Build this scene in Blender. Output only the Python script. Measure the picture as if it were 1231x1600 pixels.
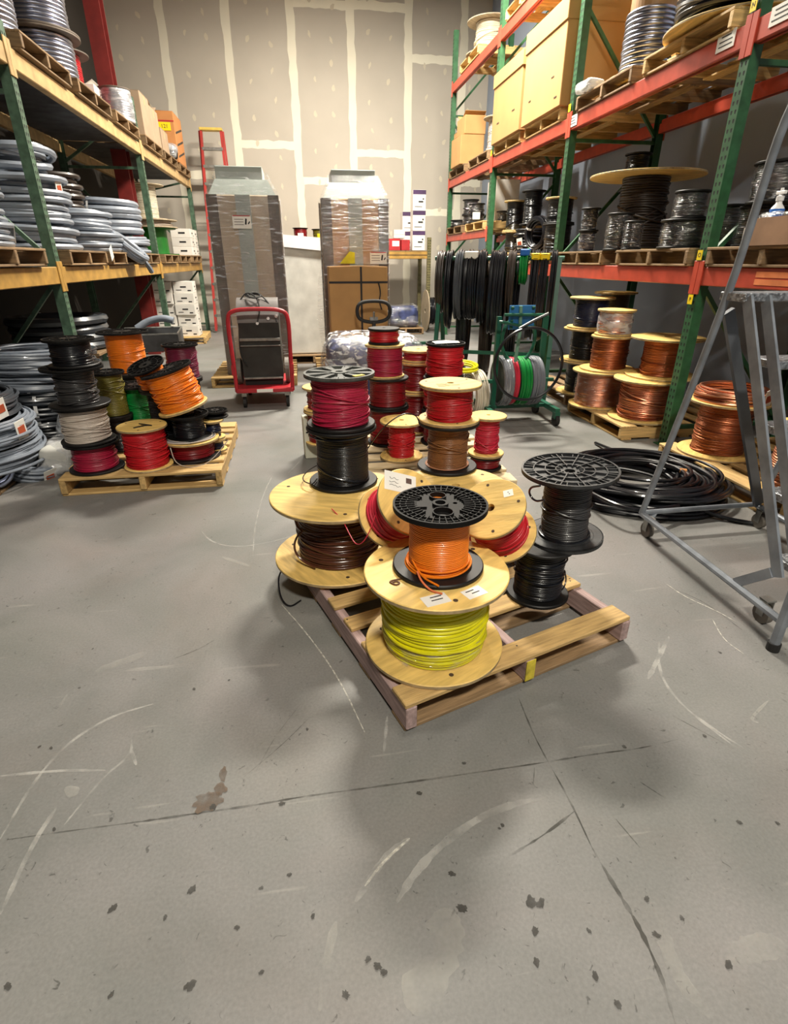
import bpy, bmesh, math, random
from mathutils import Vector, Matrix, Euler
random.seed(7)
for _o in list(bpy.data.objects): bpy.data.objects.remove(_o, do_unlink=True)
SC = bpy.context.scene
COL = SC.collection
pi = math.pi
# ------------------------------------------------------------------ camera
F_PX, CXP, CYP, CAMH = 843.0, 615.5, 800.0, 1.40
PITCH, YAW = math.radians(25.0), math.radians(9.2)
cam_d = bpy.data.cameras.new('camera'); cam = bpy.data.objects.new('camera', cam_d); COL.objects.link(cam)
cam_d.sensor_fit = 'HORIZONTAL'; cam_d.sensor_width = 36.0; cam_d.lens = 36.0*F_PX/1231.0
cam_d.clip_start = 0.02
cam.location = (0, 0, CAMH); cam.rotation_euler = (pi/2-PITCH, 0, -YAW)
SC.camera = cam
# ------------------------------------------------------------------ world, exposure
w = bpy.data.worlds.new('world'); SC.world = w; w.use_nodes = True
w.node_tree.nodes['Background'].inputs[0].default_value = (0.9, 0.92, 1.0, 1)
w.node_tree.nodes['Background'].inputs[1].default_value = 0.05
SC.view_settings.view_transform = 'Standard'; SC.view_settings.look = 'None'
SC.view_settings.gamma = 1.0; SC.view_settings.use_curve_mapping = False
SC.view_settings.exposure = 0.5
# high bay lamps: (x, y, z, watts)
LAMPS = [(1.9, 7.2, 5.6, 620), (0.9, 2.0, 6.1, 40), (0.6, -2.6, 6.1, 370), (0.9, 10.2, 6.2, 310)]
LAMP_COL = (1.0, 0.93, 0.80)
# ------------------------------------------------------------------ measuring helpers (photo pixel -> point in the room)
def ray(px, py):
    u = (px-CXP)/F_PX; v = (py-CYP)/F_PX
    f = math.cos(PITCH)-v*math.sin(PITCH); z = -math.sin(PITCH)-v*math.cos(PITCH)
    return Vector((u*math.cos(YAW)+f*math.sin(YAW), f*math.cos(YAW)-u*math.sin(YAW), z))
O0 = Vector((0, 0, CAMH))
def PZ(px, py, z):
    d = ray(px, py); return O0+d*((z-CAMH)/d.z)
def PY(px, py, y):
    d = ray(px, py); return O0+d*(y/d.y)
def PX(px, py, x):
    d = ray(px, py); return O0+d*(x/d.x)
def depth(p):
    f = p[0]*math.sin(YAW)+p[1]*math.cos(YAW); return f*math.cos(PITCH)-(p[2]-CAMH)*math.sin(PITCH)
def zat(x, y, py):
    f = x*math.sin(YAW)+y*math.cos(YAW); k = (CYP-py)/F_PX
    return CAMH+f*(k*math.cos(PITCH)-math.sin(PITCH))/(math.cos(PITCH)+k*math.sin(PITCH))
def m_of(px, p): return px*depth(p)/F_PX
# ------------------------------------------------------------------ materials
def lin(c):
    return tuple(((v/255)/12.92 if v/255 <= 0.04045 else ((v/255+0.055)/1.055)**2.4) for v in c)+(1,)
MATS = {}
def mat(name, col, rough=0.5, metal=0.0, var=0.12, scale=6.0, bump=0.0, bscale=40.0, stretch=None, coat=0.0, rnd=0.06, spec=0.5, col2=None):
    if name in MATS: return MATS[name]
    m = bpy.data.materials.new(name); m.use_nodes = True; nt = m.node_tree; N = nt.nodes; L = nt.links
    b = N['Principled BSDF']
    b.inputs['Roughness'].default_value = rough; b.inputs['Metallic'].default_value = metal
    b.inputs['Coat Weight'].default_value = coat; b.inputs['Specular IOR Level'].default_value = spec
    tc = N.new('ShaderNodeTexCoord'); mp = N.new('ShaderNodeMapping'); L.new(tc.outputs['Object'], mp.inputs[0])
    if stretch: mp.inputs['Scale'].default_value = stretch
    no = N.new('ShaderNodeTexNoise'); no.inputs['Scale'].default_value = scale; no.inputs['Detail'].default_value = 5
    L.new(mp.outputs[0], no.inputs['Vector'])
    oi = N.new('ShaderNodeObjectInfo')
    vm = N.new('ShaderNodeVectorMath'); vm.operation = 'ADD'
    L.new(tc.outputs['Object'], vm.inputs[0]); L.new(oi.outputs['Random'], vm.inputs[1]); L.new(vm.outputs[0], mp.inputs[0])
    c = lin(col); d = lin(col2) if col2 else tuple(v*(1-2.2*var) for v in c[:3])+(1,)
    e = c if col2 else tuple(min(1, v*(1+var)) for v in c[:3])+(1,)
    r = N.new('ShaderNodeValToRGB'); r.color_ramp.elements[0].position = .3; r.color_ramp.elements[1].position = .7
    r.color_ramp.elements[0].color = d; r.color_ramp.elements[1].color = e
    L.new(no.outputs['Fac'], r.inputs[0])
    hs = N.new('ShaderNodeHueSaturation'); L.new(r.outputs[0], hs.inputs['Color'])
    mr = N.new('ShaderNodeMapRange'); mr.inputs[3].default_value = 1-rnd*1.5; mr.inputs[4].default_value = 1+rnd
    L.new(oi.outputs['Random'], mr.inputs[0]); L.new(mr.outputs[0], hs.inputs['Value'])
    L.new(hs.outputs[0], b.inputs['Base Color'])
    if bump:
        n2 = N.new('ShaderNodeTexNoise'); n2.inputs['Scale'].default_value = bscale; n2.inputs['Detail'].default_value = 4
        L.new(mp.outputs[0], n2.inputs['Vector'])
        bp = N.new('ShaderNodeBump'); bp.inputs['Strength'].default_value = bump; bp.inputs['Distance'].default_value = .01
        L.new(n2.outputs['Fac'], bp.inputs['Height']); L.new(bp.outputs[0], b.inputs['Normal'])
    MATS[name] = m; return m
def film(name, milk=.03, streak=.4, gloss=.10, rough=0.09, bump=0.8, bscale=5.0, stretch=(1.2, 1.2, 8.0), lo=.56, hi=.66):
    """clear plastic: mostly see-through, a little milky, glossy along its wrinkles"""
    if name in MATS: return MATS[name]
    m = bpy.data.materials.new(name); m.use_nodes = True; nt = m.node_tree; N = nt.nodes; L = nt.links
    for n in list(N): N.remove(n)
    out = N.new('ShaderNodeOutputMaterial'); tr = N.new('ShaderNodeBsdfTransparent'); df = N.new('ShaderNodeBsdfDiffuse'); gl = N.new('ShaderNodeBsdfGlossy')
    df.inputs[0].default_value = (.85, .86, .88, 1); gl.inputs['Roughness'].default_value = rough
    tc = N.new('ShaderNodeTexCoord'); mp = N.new('ShaderNodeMapping'); mp.inputs['Scale'].default_value = stretch; mp.inputs['Rotation'].default_value = (.12, .1, 0)
    L.new(tc.outputs['Object'], mp.inputs[0])
    no = N.new('ShaderNodeTexNoise'); no.inputs['Scale'].default_value = bscale; no.inputs['Detail'].default_value = 6; no.inputs['Distortion'].default_value = .5
    L.new(mp.outputs[0], no.inputs['Vector'])
    bp = N.new('ShaderNodeBump'); bp.inputs['Strength'].default_value = bump; bp.inputs['Distance'].default_value = .03
    L.new(no.outputs['Fac'], bp.inputs['Height']); L.new(bp.outputs[0], gl.inputs['Normal'])
    m1 = N.new('ShaderNodeMixShader'); m2 = N.new('ShaderNodeMixShader')
    mr = N.new('ShaderNodeMapRange'); mr.inputs[1].default_value = lo; mr.inputs[2].default_value = hi; mr.inputs[3].default_value = milk; mr.inputs[4].default_value = streak
    L.new(no.outputs['Fac'], mr.inputs[0]); L.new(mr.outputs[0], m1.inputs[0]); L.new(tr.outputs[0], m1.inputs[1]); L.new(df.outputs[0], m1.inputs[2])
    m2.inputs[0].default_value = gloss; L.new(m1.outputs[0], m2.inputs[1]); L.new(gl.outputs[0], m2.inputs[2]); L.new(m2.outputs[0], out.inputs[0])
    MATS[name] = m; return m
def M(n): return MATS[n]
ply = mat('plywood', (240, 202, 118), .55, var=.14, scale=5, stretch=(1.2, 7, 5), bump=.15, bscale=20, rnd=.10)
plyg = mat('plywood_edge', (172, 150, 112), .7, var=.2, scale=25)
pal = mat('pallet_wood', (208, 172, 112), .68, var=.16, scale=5, stretch=(1.2, 14, 14), bump=.3, bscale=22, rnd=.16)
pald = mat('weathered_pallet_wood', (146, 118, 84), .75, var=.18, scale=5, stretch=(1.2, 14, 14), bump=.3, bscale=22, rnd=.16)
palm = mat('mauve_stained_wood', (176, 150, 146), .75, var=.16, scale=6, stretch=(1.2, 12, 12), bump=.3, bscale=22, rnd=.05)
mat('black_plastic', (24, 23, 23), .5, var=.3, scale=8, rnd=.1, spec=.3)
mat('grey_black_plastic', (52, 53, 55), .45, var=.35, scale=18, rnd=.1)
mat('dark_void', (14, 13, 12), .9)
mat('drum_wood', (150, 112, 70), .7)
WIRE = {}
for n, c, ro, me in (('yellow', (226, 218, 20), .3, 0), ('orange', (240, 128, 28), .32, 0), ('brown', (84, 46, 32), .25, 0),
    ('tan_brown', (132, 88, 52), .35, 0), ('black', (17, 18, 24), .3, 0), ('magenta', (168, 28, 62), .42, 0), ('red', (190, 22, 34), .4, 0),
    ('dark_red', (128, 16, 26), .35, 0), ('pink_red', (212, 46, 70), .4, 0), ('beige', (196, 184, 172), .4, 0), ('green', (18, 140, 62), .35, 0),
    ('olive', (112, 104, 34), .4, 0), ('purple', (110, 22, 58), .35, 0), ('navy', (28, 34, 62), .35, 0), ('grey', (120, 124, 132), .35, 0),
    ('copper', (212, 146, 116), .36, 1), ('dark_copper', (182, 114, 82), .38, 1), ('white', (214, 206, 184), .45, 0), ('grey_black', (56, 55, 56), .35, 0),
    ('conduit', (138, 146, 158), .34, 0), ('dark_conduit', (66, 70, 76), .3, 0), ('brown_black', (48, 38, 32), .4, 0), ('steel', (170, 174, 190), .3, 1)):
    WIRE[n] = mat('wire_'+n, c, ro, me, var=.08, scale=9, coat=.15 if not me else 0, rnd=.05)
mat('cardboard', (178, 136, 84), .8, var=.06, scale=4, rnd=.06)
mat('kraft_light', (178, 136, 82), .8, var=.05, scale=3, rnd=.05)
mat('cardboard_dark', (74, 56, 38), .8, var=.08, scale=4)
mat('orange_cardboard', (196, 132, 76), .8, var=.05, scale=4)
mat('paper', (238, 236, 228), .6, var=.03)
mat('ink', (36, 34, 36), .7)
mat('red_print', (184, 40, 44), .6)
mat('rack_green', (46, 92, 58), .45, var=.16, scale=14, rnd=.05)
mat('rack_green_faded', (78, 106, 84), .55, var=.2, scale=16, rnd=.05)
mat('rack_olive', (120, 112, 74), .55, var=.2, scale=16)
mat('rack_orange', (190, 74, 54), .42, var=.10, scale=8, rnd=.03)
mat('rack_tan', (196, 164, 112), .5, var=.14, scale=9, rnd=.04)
mat('rack_yellow', (178, 138, 68), .5, var=.14, scale=9, rnd=.04)
mat('tag_yellow', (246, 212, 20), .5, var=.03)
mat('red_oxide', (122, 38, 34), .55, var=.12)
mat('cart_red', (176, 36, 46), .4, var=.12, scale=10)
mat('ladder_red', (176, 52, 46), .45, var=.1)
mat('ladder_yellow', (228, 196, 96), .5)
mat('steel_grey', (140, 146, 154), .42, .35, var=.14, scale=12)
mat('galv', (160, 160, 156), .38, .8, var=.15, scale=20)
mat('deck_steel', (92, 92, 94), .5, .5, var=.2)
mat('dark_metal', (52, 52, 50), .45, .3, var=.2)
mat('machine_grey', (118, 114, 112), .4, .3, var=.1)
mat('rubber', (30, 29, 28), .7)
mat('wheel_grey', (106, 100, 92), .6)
mat('green_paint', (24, 92, 70), .4, var=.12)
mat('blue_paint', (46, 118, 176), .45, var=.08)
mat('white_box', (232, 228, 220), .6, var=.04)
mat('purple_print', (70, 44, 84), .6)
mat('wire_spray_blue', (40, 110, 200), .4)
mat('white_plastic', (236, 236, 236), .4, var=.03)
mat('foam_grey', (158, 166, 160), .7, var=.05)
mat('taupe_wrap_core', (168, 150, 126), .6, var=.08)
mat('blue_goods', (58, 68, 110), .5, var=.4, scale=7)
mat('white_goods', (206, 206, 200), .6, var=.08)
film('stretch_film'); film('stretch_film_light', .01, .30, .10, bump=.8, bscale=12, stretch=(1, 1, 4), lo=.58, hi=.7); film('milky_film', .22, .6, .14, bscale=8, stretch=(1, 1, 2.5), lo=.45, hi=.62)
film('crinkled_film', .03, .75, .22, bump=1.0, bscale=13, stretch=(1, 1, 2.0), rough=.06, lo=.50, hi=.60); film('dark_wrap_film', .01, .30, .13, bump=1.0, bscale=13, stretch=(1, 1, 2.6), rough=.07, lo=.61, hi=.68)
# ------------------------------------------------------------------ mesh helpers
class MB:
    def __init__(s): s.v = []; s.f = []
    def add(s, vs, fs):
        o = len(s.v); s.v += [tuple(v) for v in vs]; s.f += [tuple(i+o for i in f) for f in fs]; return s
    def box(s, c, d, rot=None, taper=None):
        x, y, z = d[0]/2, d[1]/2, d[2]/2
        vs = [Vector((a*x, b*y, e*z)) for e in (-1, 1) for b in (-1, 1) for a in (-1, 1)]
        if rot is not None:
            R = rot if isinstance(rot, Matrix) else Euler(rot).to_matrix()
            vs = [R @ v for v in vs]
        c = Vector(c)
        return s.add([v+c for v in vs], [(0, 2, 3, 1), (4, 5, 7, 6), (0, 1, 5, 4), (2, 6, 7, 3), (0, 4, 6, 2), (1, 3, 7, 5)])
    def cbox(s, c, d, b=.003, rot=None):
        x, y, z = d[0]/2, d[1]/2, d[2]/2; bm = bmesh.new()
        bmesh.ops.create_cube(bm, size=1.0)
        for v in bm.verts: v.co = Vector((v.co.x*2*x, v.co.y*2*y, v.co.z*2*z))
        bmesh.ops.bevel(bm, geom=bm.edges[:], offset=min(b, .45*min(d)), segments=1, affect='EDGES', profile=.5)
        R = None if rot is None else (rot if isinstance(rot, Matrix) else Euler(rot).to_matrix())
        bm.verts.index_update(); c = Vector(c)
        vs = [(R @ v.co if R else v.co)+c for v in bm.verts]; fs = [[v.index for v in f.verts] for f in bm.faces]; bm.free()
        return s.add(vs, fs)
    def bar(s, a, b, wd, hg, up=(0, 0, 1)):
        a, b = Vector(a), Vector(b); d = (b-a); l = d.length; d.normalize(); u = Vector(up)
        if abs(d.dot(u)) > .98: u = Vector((1, 0, 0))
        sd = d.cross(u).normalized(); u = sd.cross(d)
        R = Matrix((d, sd, u)).transposed()
        return s.box((a+b)/2, (l, wd, hg), R)
    def tube(s, pts, r, n=8, closed=False, cap=True, smooth=0):
        P = [Vector(p) for p in pts]
        for _ in range(smooth):
            Q = []
            for i in range(len(P)-(0 if closed else 1)):
                a, b = P[i], P[(i+1) % len(P)]; Q += [a*.75+b*.25, a*.25+b*.75]
            if not closed: Q = [P[0]]+Q+[P[-1]]
            P = Q
        m = len(P); vs = []; T0 = None; nrm = None
        for i in range(m):
            if closed: t = (P[(i+1) % m]-P[i-1])
            else: t = P[min(i+1, m-1)]-P[max(i-1, 0)]
            if t.length < 1e-9: t = Vector((0, 0, 1))
            t.normalize()
            if nrm is None:
                nrm = t.orthogonal().normalized()
            else:
                nrm = nrm-t*nrm.dot(t)
                if nrm.length < 1e-6: nrm = t.orthogonal()
                nrm.normalize()
            bn = t.cross(nrm); rr = r[i] if isinstance(r, (list, tuple)) else r
            for k in range(n):
                a = 2*pi*k/n; vs.append(P[i]+(nrm*math.cos(a)+bn*math.sin(a))*rr)
        fs = []
        for i in range(m if closed else m-1):
            j = (i+1) % m
            for k in range(n):
                l = (k+1) % n; fs.append((i*n+k, i*n+l, j*n+l, j*n+k))
        if cap and not closed:
            fs.append(tuple(range(n))[::-1]); fs.append(tuple((m-1)*n+k for k in range(n)))
        return s.add(vs, fs)
    def lathe(s, prof, n=32, wob=None, closed=False, c=(0, 0, 0)):
        vs = []; m = len(prof); cx, cy, cz = c
        for i, (r, z) in enumerate(prof):
            for k in range(n):
                a = 2*pi*k/n; rr = r; zz = z
                if wob: dr, dz = wob(i, a); rr += dr; zz += dz
                vs.append((cx+rr*math.cos(a), cy+rr*math.sin(a), cz+zz))
        fs = []
        for i in range(m if closed else m-1):
            j = (i+1) % m
            for k in range(n):
                l = (k+1) % n; fs.append((i*n+k, i*n+l, j*n+l, j*n+k))
        return s.add(vs, fs)
    def ring(s, ro, ri, z0, z1, n=32, b=.0, c=(0, 0, 0)):
        if b: p = [(ri, z0), (ro-b, z0), (ro, z0+b), (ro, z1-b), (ro-b, z1), (ri, z1)]
        else: p = [(ri, z0), (ro, z0), (ro, z1), (ri, z1)]
        return s.lathe(p, n, closed=True, c=c)
    def disc(s, r, z0, z1, n=16, c=(0, 0, 0)):
        vs = [(c[0]+r*math.cos(2*pi*k/n), c[1]+r*math.sin(2*pi*k/n), c[2]+z) for z in (z0, z1) for k in range(n)]
        return s.add(vs, [tuple(range(n))[::-1], tuple(range(n, 2*n))]+[(k, (k+1) % n, n+(k+1) % n, n+k) for k in range(n)])
    def mesh(s, name, m, smooth=False):
        me = bpy.data.meshes.new(name); me.from_pydata(s.v, [], s.f); me.update()
        bm = bmesh.new(); bm.from_mesh(me); bmesh.ops.recalc_face_normals(bm, faces=bm.faces); bm.to_mesh(me); bm.free()
        if m: me.materials.append(m)
        if smooth:
            me.polygons.foreach_set('use_smooth', [True]*len(me.polygons))
            try: me.set_sharp_from_angle(angle=math.radians(42))
            except Exception: pass
        return me
    def build(s, name, m, parent=None, loc=(0, 0, 0), rot=(0, 0, 0), smooth=False):
        return link(name, s.mesh(name, m, smooth), parent, loc, rot)
def link(name, me, parent=None, loc=(0, 0, 0), rot=(0, 0, 0)):
    o = bpy.data.objects.new(name, me); COL.objects.link(o); o.location = loc; o.rotation_euler = rot
    if parent: o.parent = parent
    return o
def tag(o, label, cat, group=None):
    o['label'] = label; o['category'] = cat
    if group: o['group'] = group
    return o
def thing(name, label, cat, loc=(0, 0, 0), rot=(0, 0, 0), group=None):
    return tag(link(name, None, None, loc, rot), label, cat, group)
def struct(o): o['kind'] = 'structure'; return o
def text_mesh(s, size, m, align='CENTER'):
    cu = bpy.data.curves.new('lettering', 'FONT'); cu.body = s; cu.size = size; cu.align_x = align; cu.align_y = 'CENTER'; cu.extrude = .0003
    o = bpy.data.objects.new('lettering', cu); COL.objects.link(o)
    me = bpy.data.meshes.new_from_object(o.evaluated_get(bpy.context.evaluated_depsgraph_get()))
    bpy.data.objects.remove(o); me.materials.clear(); me.materials.append(m); return me
# ================================================================== SETTING
WALL_Y, WALL_L, WALL_R, CEIL = 13.9, -3.35, 4.3, 7.2
def floor_mat():
    m = bpy.data.materials.new('painted_concrete'); m.use_nodes = True; nt = m.node_tree; N = nt.nodes; L = nt.links; b = N['Principled BSDF']
    tc = N.new('ShaderNodeTexCoord')
    def noise(sc, det=6, dist=0, rough=.55):
        n = N.new('ShaderNodeTexNoise'); n.inputs['Scale'].default_value = sc; n.inputs['Detail'].default_value = det
        n.inputs['Distortion'].default_value = dist; n.inputs['Roughness'].default_value = rough; L.new(tc.outputs['Object'], n.inputs['Vector']); return n
    def ramp(src, stops):
        r = N.new('ShaderNodeValToRGB'); e = r.color_ramp.elements
        e[0].position, e[0].color = stops[0][0], stops[0][1]; e[1].position, e[1].color = stops[-1][0], stops[-1][1]
        for p, c in stops[1:-1]: x = e.new(p); x.color = c
        L.new(src, r.inputs[0]); return r
    def mix(a, bb, fac, mode='MIX'):
        x = N.new('ShaderNodeMix'); x.data_type = 'RGBA'; x.blend_type = mode
        if isinstance(fac, float): x.inputs[0].default_value = fac
        else: L.new(fac, x.inputs[0])
        L.new(a, x.inputs[6]); L.new(bb, x.inputs[7]); return x.outputs[2]
    base = ramp(noise(1.3, 6, .6).outputs['Fac'], [(.3, lin((108, 109, 106))), (.5, lin((123, 122, 120))), (.72, lin((136, 133, 132)))])
    warm = ramp(noise(.9, 5, 1.0).outputs['Fac'], [(.45, (1, 1, 1, 1)), (.7, (1.0, .93, .90, 1))])
    c = mix(base.outputs[0], warm.outputs[0], 1.0, 'MULTIPLY')
    green = ramp(noise(.6, 4, .5).outputs['Fac'], [(.45, (1, 1, 1, 1)), (.75, (.92, .98, .90, 1))])
    c = mix(c, green.outputs[0], 1.0, 'MULTIPLY')
    speck = ramp(noise(34, 3, 1.5).outputs['Fac'], [(.27, lin((70, 66, 60))), (.33, (1, 1, 1, 1))])
    c = mix(c, speck.outputs[0], .55, 'MULTIPLY')
    fine = ramp(noise(120, 4).outputs['Fac'], [(.3, (.86, .86, .86, 1)), (.7, (1.06, 1.06, 1.06, 1))])
    c = mix(c, fine.outputs[0], 1.0, 'MULTIPLY')
    # streaky scuffs
    mp = N.new('ShaderNodeMapping'); mp.inputs['Rotation'].default_value = (0, 0, .7); mp.inputs['Scale'].default_value = (1.2, 16, 1)
    L.new(tc.outputs['Object'], mp.inputs[0]); ns = N.new('ShaderNodeTexNoise'); ns.inputs['Scale'].default_value = 2.2; ns.inputs['Detail'].default_value = 7
    L.new(mp.outputs[0], ns.inputs['Vector'])
    sc = ramp(ns.outputs['Fac'], [(.66, (0, 0, 0, 1)), (.8, (.3, .3, .3, 1))])
    c = mix(c, ramp(ns.outputs['Fac'], [(0, lin((196, 192, 182))), (1, lin((196, 192, 182)))]).outputs[0], sc.outputs[0])
    L.new(c, b.inputs['Base Color'])
    rr = N.new('ShaderNodeMapRange'); rr.inputs[3].default_value = .36; rr.inputs[4].default_value = .62
    L.new(noise(2.2, 6).outputs['Fac'], rr.inputs[0]); L.new(rr.outputs[0], b.inputs['Roughness'])
    bp = N.new('ShaderNodeBump'); bp.inputs['Strength'].default_value = .06; bp.inputs['Distance'].default_value = .003
    L.new(noise(60, 4).outputs['Fac'], bp.inputs['Height']); L.new(bp.outputs[0], b.inputs['Normal'])
    return m
FLOOR = struct(MB().box((.475, 1.0, -.05), (7.9, 26.4, .1)).build('floor', floor_mat()))
def mark_mat(name, col, a0, a1, sc=30):
    m = bpy.data.materials.new(name); m.use_nodes = True; nt = m.node_tree; N = nt.nodes; L = nt.links; b = N['Principled BSDF']
    b.inputs['Base Color'].default_value = lin(col); b.inputs['Roughness'].default_value = .7
    tc = N.new('ShaderNodeTexCoord'); no = N.new('ShaderNodeTexNoise'); no.inputs['Scale'].default_value = sc; no.inputs['Detail'].default_value = 6
    L.new(tc.outputs['Object'], no.inputs['Vector']); mr = N.new('ShaderNodeMapRange'); mr.inputs[1].default_value = .38; mr.inputs[2].default_value = .62
    mr.inputs[3].default_value = a0; mr.inputs[4].default_value = a1; L.new(no.outputs['Fac'], mr.inputs[0]); L.new(mr.outputs[0], b.inputs['Alpha'])
    return m
MK = {'w': mark_mat('chalky_scuff', (200, 198, 192), .05, .42, 15), 'W': mark_mat('bright_scratch', (216, 212, 200), .25, .75, 60), 'd': mark_mat('dark_crack', (58, 56, 50), .05, .62, 11),
      's': mark_mat('dark_spot', (64, 62, 58), .5, .85), 'b': mark_mat('brown_stain', (104, 88, 74), .2, .9, 18), 'h': mark_mat('hazy_scuff', (190, 188, 180), .0, .28, 9)}
ZM = [0.0006]
def mark(name, px, width, k, rag=.35):
    pts = [PZ(x, y, 0) for x, y in px]; P = [Vector((p.x, p.y, 0)) for p in pts]
    for _ in range(3):
        Q = [P[0]]
        for a, b in zip(P, P[1:]): Q += [a*.75+b*.25, a*.25+b*.75]
        P = Q+[P[-1]]
    mb = MB(); vs = []; n = len(P); ZM[0] += .00002
    for i, p in enumerate(P):
        t = P[min(i+1, n-1)]-P[max(i-1, 0)]; t.normalize(); s = Vector((-t.y, t.x, 0))
        ww = width/2*(1-rag*random.random())*min(1, .25+3*min(i, n-1-i)/n)
        vs += [p+s*ww+Vector((0, 0, ZM[0])), p-s*ww+Vector((0, 0, ZM[0]))]
    mb.add(vs, [(2*i, 2*i+1, 2*i+3, 2*i+2) for i in range(n-1)])
    return mb.build(name, MK[k], FLOOR)
def blot(name, x, y, r, k, asp=1.0, n=14):
    p = PZ(x, y, 0); ZM[0] += .00002; a0 = random.random()*6
    vs = [(p.x+math.cos(a0)*rr*math.cos(t)*asp-math.sin(a0)*rr*math.sin(t), p.y+math.sin(a0)*rr*math.cos(t)*asp+math.cos(a0)*rr*math.sin(t), ZM[0])
          for t, rr in ((2*pi*i/n, r*(.65+.5*random.random())) for i in range(n))]
    return MB().add(vs, [tuple(range(n))]).build(name, MK[k], FLOOR)
for px, wd in (([(12, 1312), (110, 1298), (220, 1284), (300, 1272), (400, 1258), (470, 1245), (600, 1228), (760, 1205), (860, 1190), (930, 1178), (1000, 1170), (1060, 1155)], .014),
               ([(810, 1090), (830, 1140), (850, 1180), (890, 1250), (925, 1325)], .011), ([(925, 1325), (960, 1385), (1000, 1450), (1035, 1530), (1055, 1600)], .022), ([(795, 1338), (850, 1305), (897, 1268)], .016),
               ([(835, 1200), (832, 1240)], .007), ([(270, 1030), (310, 1015), (335, 1000)], .008), ([(400, 1205), (430, 1150), (470, 1100)], .006), ([(380, 1215), (440, 1165), (485, 1120)], .006),
               ([(1050, 1118), (1110, 1150), (1155, 1175)], .006), ([(1040, 915), (1100, 940), (1140, 970), (1160, 985)], .006), ([(1000, 1222), (1040, 1248)], .007), ([(962, 1280), (1000, 1325)], .006)):
    mark('crack', px, wd*.6, 'd', .7)
for px, wd, k in (([(0, 1312), (50, 1225), (100, 1165), (170, 1120), (240, 1100)], .012, 'w'), ([(0, 1430), (50, 1320), (90, 1260)], .014, 'w'), ([(0, 1213), (90, 1204), (165, 1204)], .012, 'w'), ([(100, 1290), (160, 1215), (205, 1180), (206, 1155)], .010, 'w'), ([(205, 1172), (213, 1196)], .012, 'w'),
               ([(440, 945), (480, 990), (530, 1060), (570, 1145)], .006, 'W'), ([(605, 1120), (600, 1175)], .012, 'w'), ([(395, 870), (398, 820), (412, 770), (425, 745)], .010, 'w'), ([(313, 828), (330, 848), (370, 856), (420, 848), (470, 835)], .012, 'w'),
               ([(620, 1410), (650, 1360), (700, 1310), (770, 1265), (850, 1246)], .026, 'w'), ([(555, 1410), (580, 1370), (605, 1335), (640, 1310)], .022, 'w'), ([(640, 1310), (600, 1345), (570, 1385)], .008, 'W'), ([(500, 1580), (510, 1500), (525, 1440)], .022, 'h'),
               ([(1040, 912), (1070, 933), (1120, 955), (1150, 972)], .006, 'W'), ([(1113, 968), (1130, 1000), (1162, 1022)], .005, 'W'), ([(1030, 1000), (1028, 1050), (1060, 1100), (1155, 1173)], .012, 'w'), ([(1045, 995), (1012, 1062)], .022, 'w'), ([(1075, 1110), (1130, 1150), (1165, 1172)], .010, 'w'),
               ([(1020, 1410), (1030, 1450), (1060, 1530), (1110, 1590)], .040, 'h'), ([(1135, 1500), (1180, 1480), (1225, 1475)], .06, 'h'), ([(920, 865), (935, 850), (945, 835)], .02, 'h'), ([(1185, 1130), (1170, 1125), (1200, 1095)], .012, 'h'), ([(85, 1120), (105, 1085)], .012, 'h'), ([(345, 870), (390, 885)], .03, 'h'), ([(470, 720), (450, 740)], .012, 'w'), ([(150, 1050), (230, 1020)], .05, 'h'), ([(700, 1420), (690, 1500), (640, 1580)], .10, 'h')):
    mark('scuff_mark', px, wd, k)
for x, y, r in ((300, 1390, .016), (176, 1420, .014), (408, 1388, .008), (85, 1296, .008), (258, 1434, .008), (370, 1450, .009), (298, 1540, .016), (408, 1520, .008), (706, 1366, .012), (722, 1420, .017), (836, 1455, .013), (838, 1504, .012),
                (174, 1555, .009), (12, 1542, .012), (452, 1367, .008), (489, 1432, .008), (62, 1167, .007), (80, 1169, .008), (124, 1075, .007), (145, 1014, .006), (358, 1063, .006), (303, 1077, .009), (725, 1193, .009), (655, 1240, .011), (785, 1290, .008), (975, 1167, .010),
                (830, 1410, .02), (845, 1412, .016), (1010, 1405, .010), (1025, 1461, .012), (1138, 1508, .012), (1065, 1435, .008), (965, 1570, .011), (930, 1525, .011), (920, 1455, .008), (1155, 1285, .010), (1215, 1287, .008), (1125, 1020, .008), (1100, 1150, .010), (780, 1295, .006), (480, 1140, .008), (540, 1555, .012), (575, 1500, .01), (590, 1510, .012), (600, 1520, .01), (440, 1256, .012)):
    blot('dark_spot', x, y, r*.62, 's', 1.4, 18)
blot('brown_stain', 325, 1252, .036, 'b', 1.2, 22); blot('brown_stain', 345, 1232, .016, 'b', 1.6, 16); blot('dark_spot', 332, 1262, .010, 's'); blot('brown_stain', 349, 1210, .012, 'b', 2.4, 14)
blot('brown_stain', 112, 1236, .02, 'h', 1.5, 16)
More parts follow.
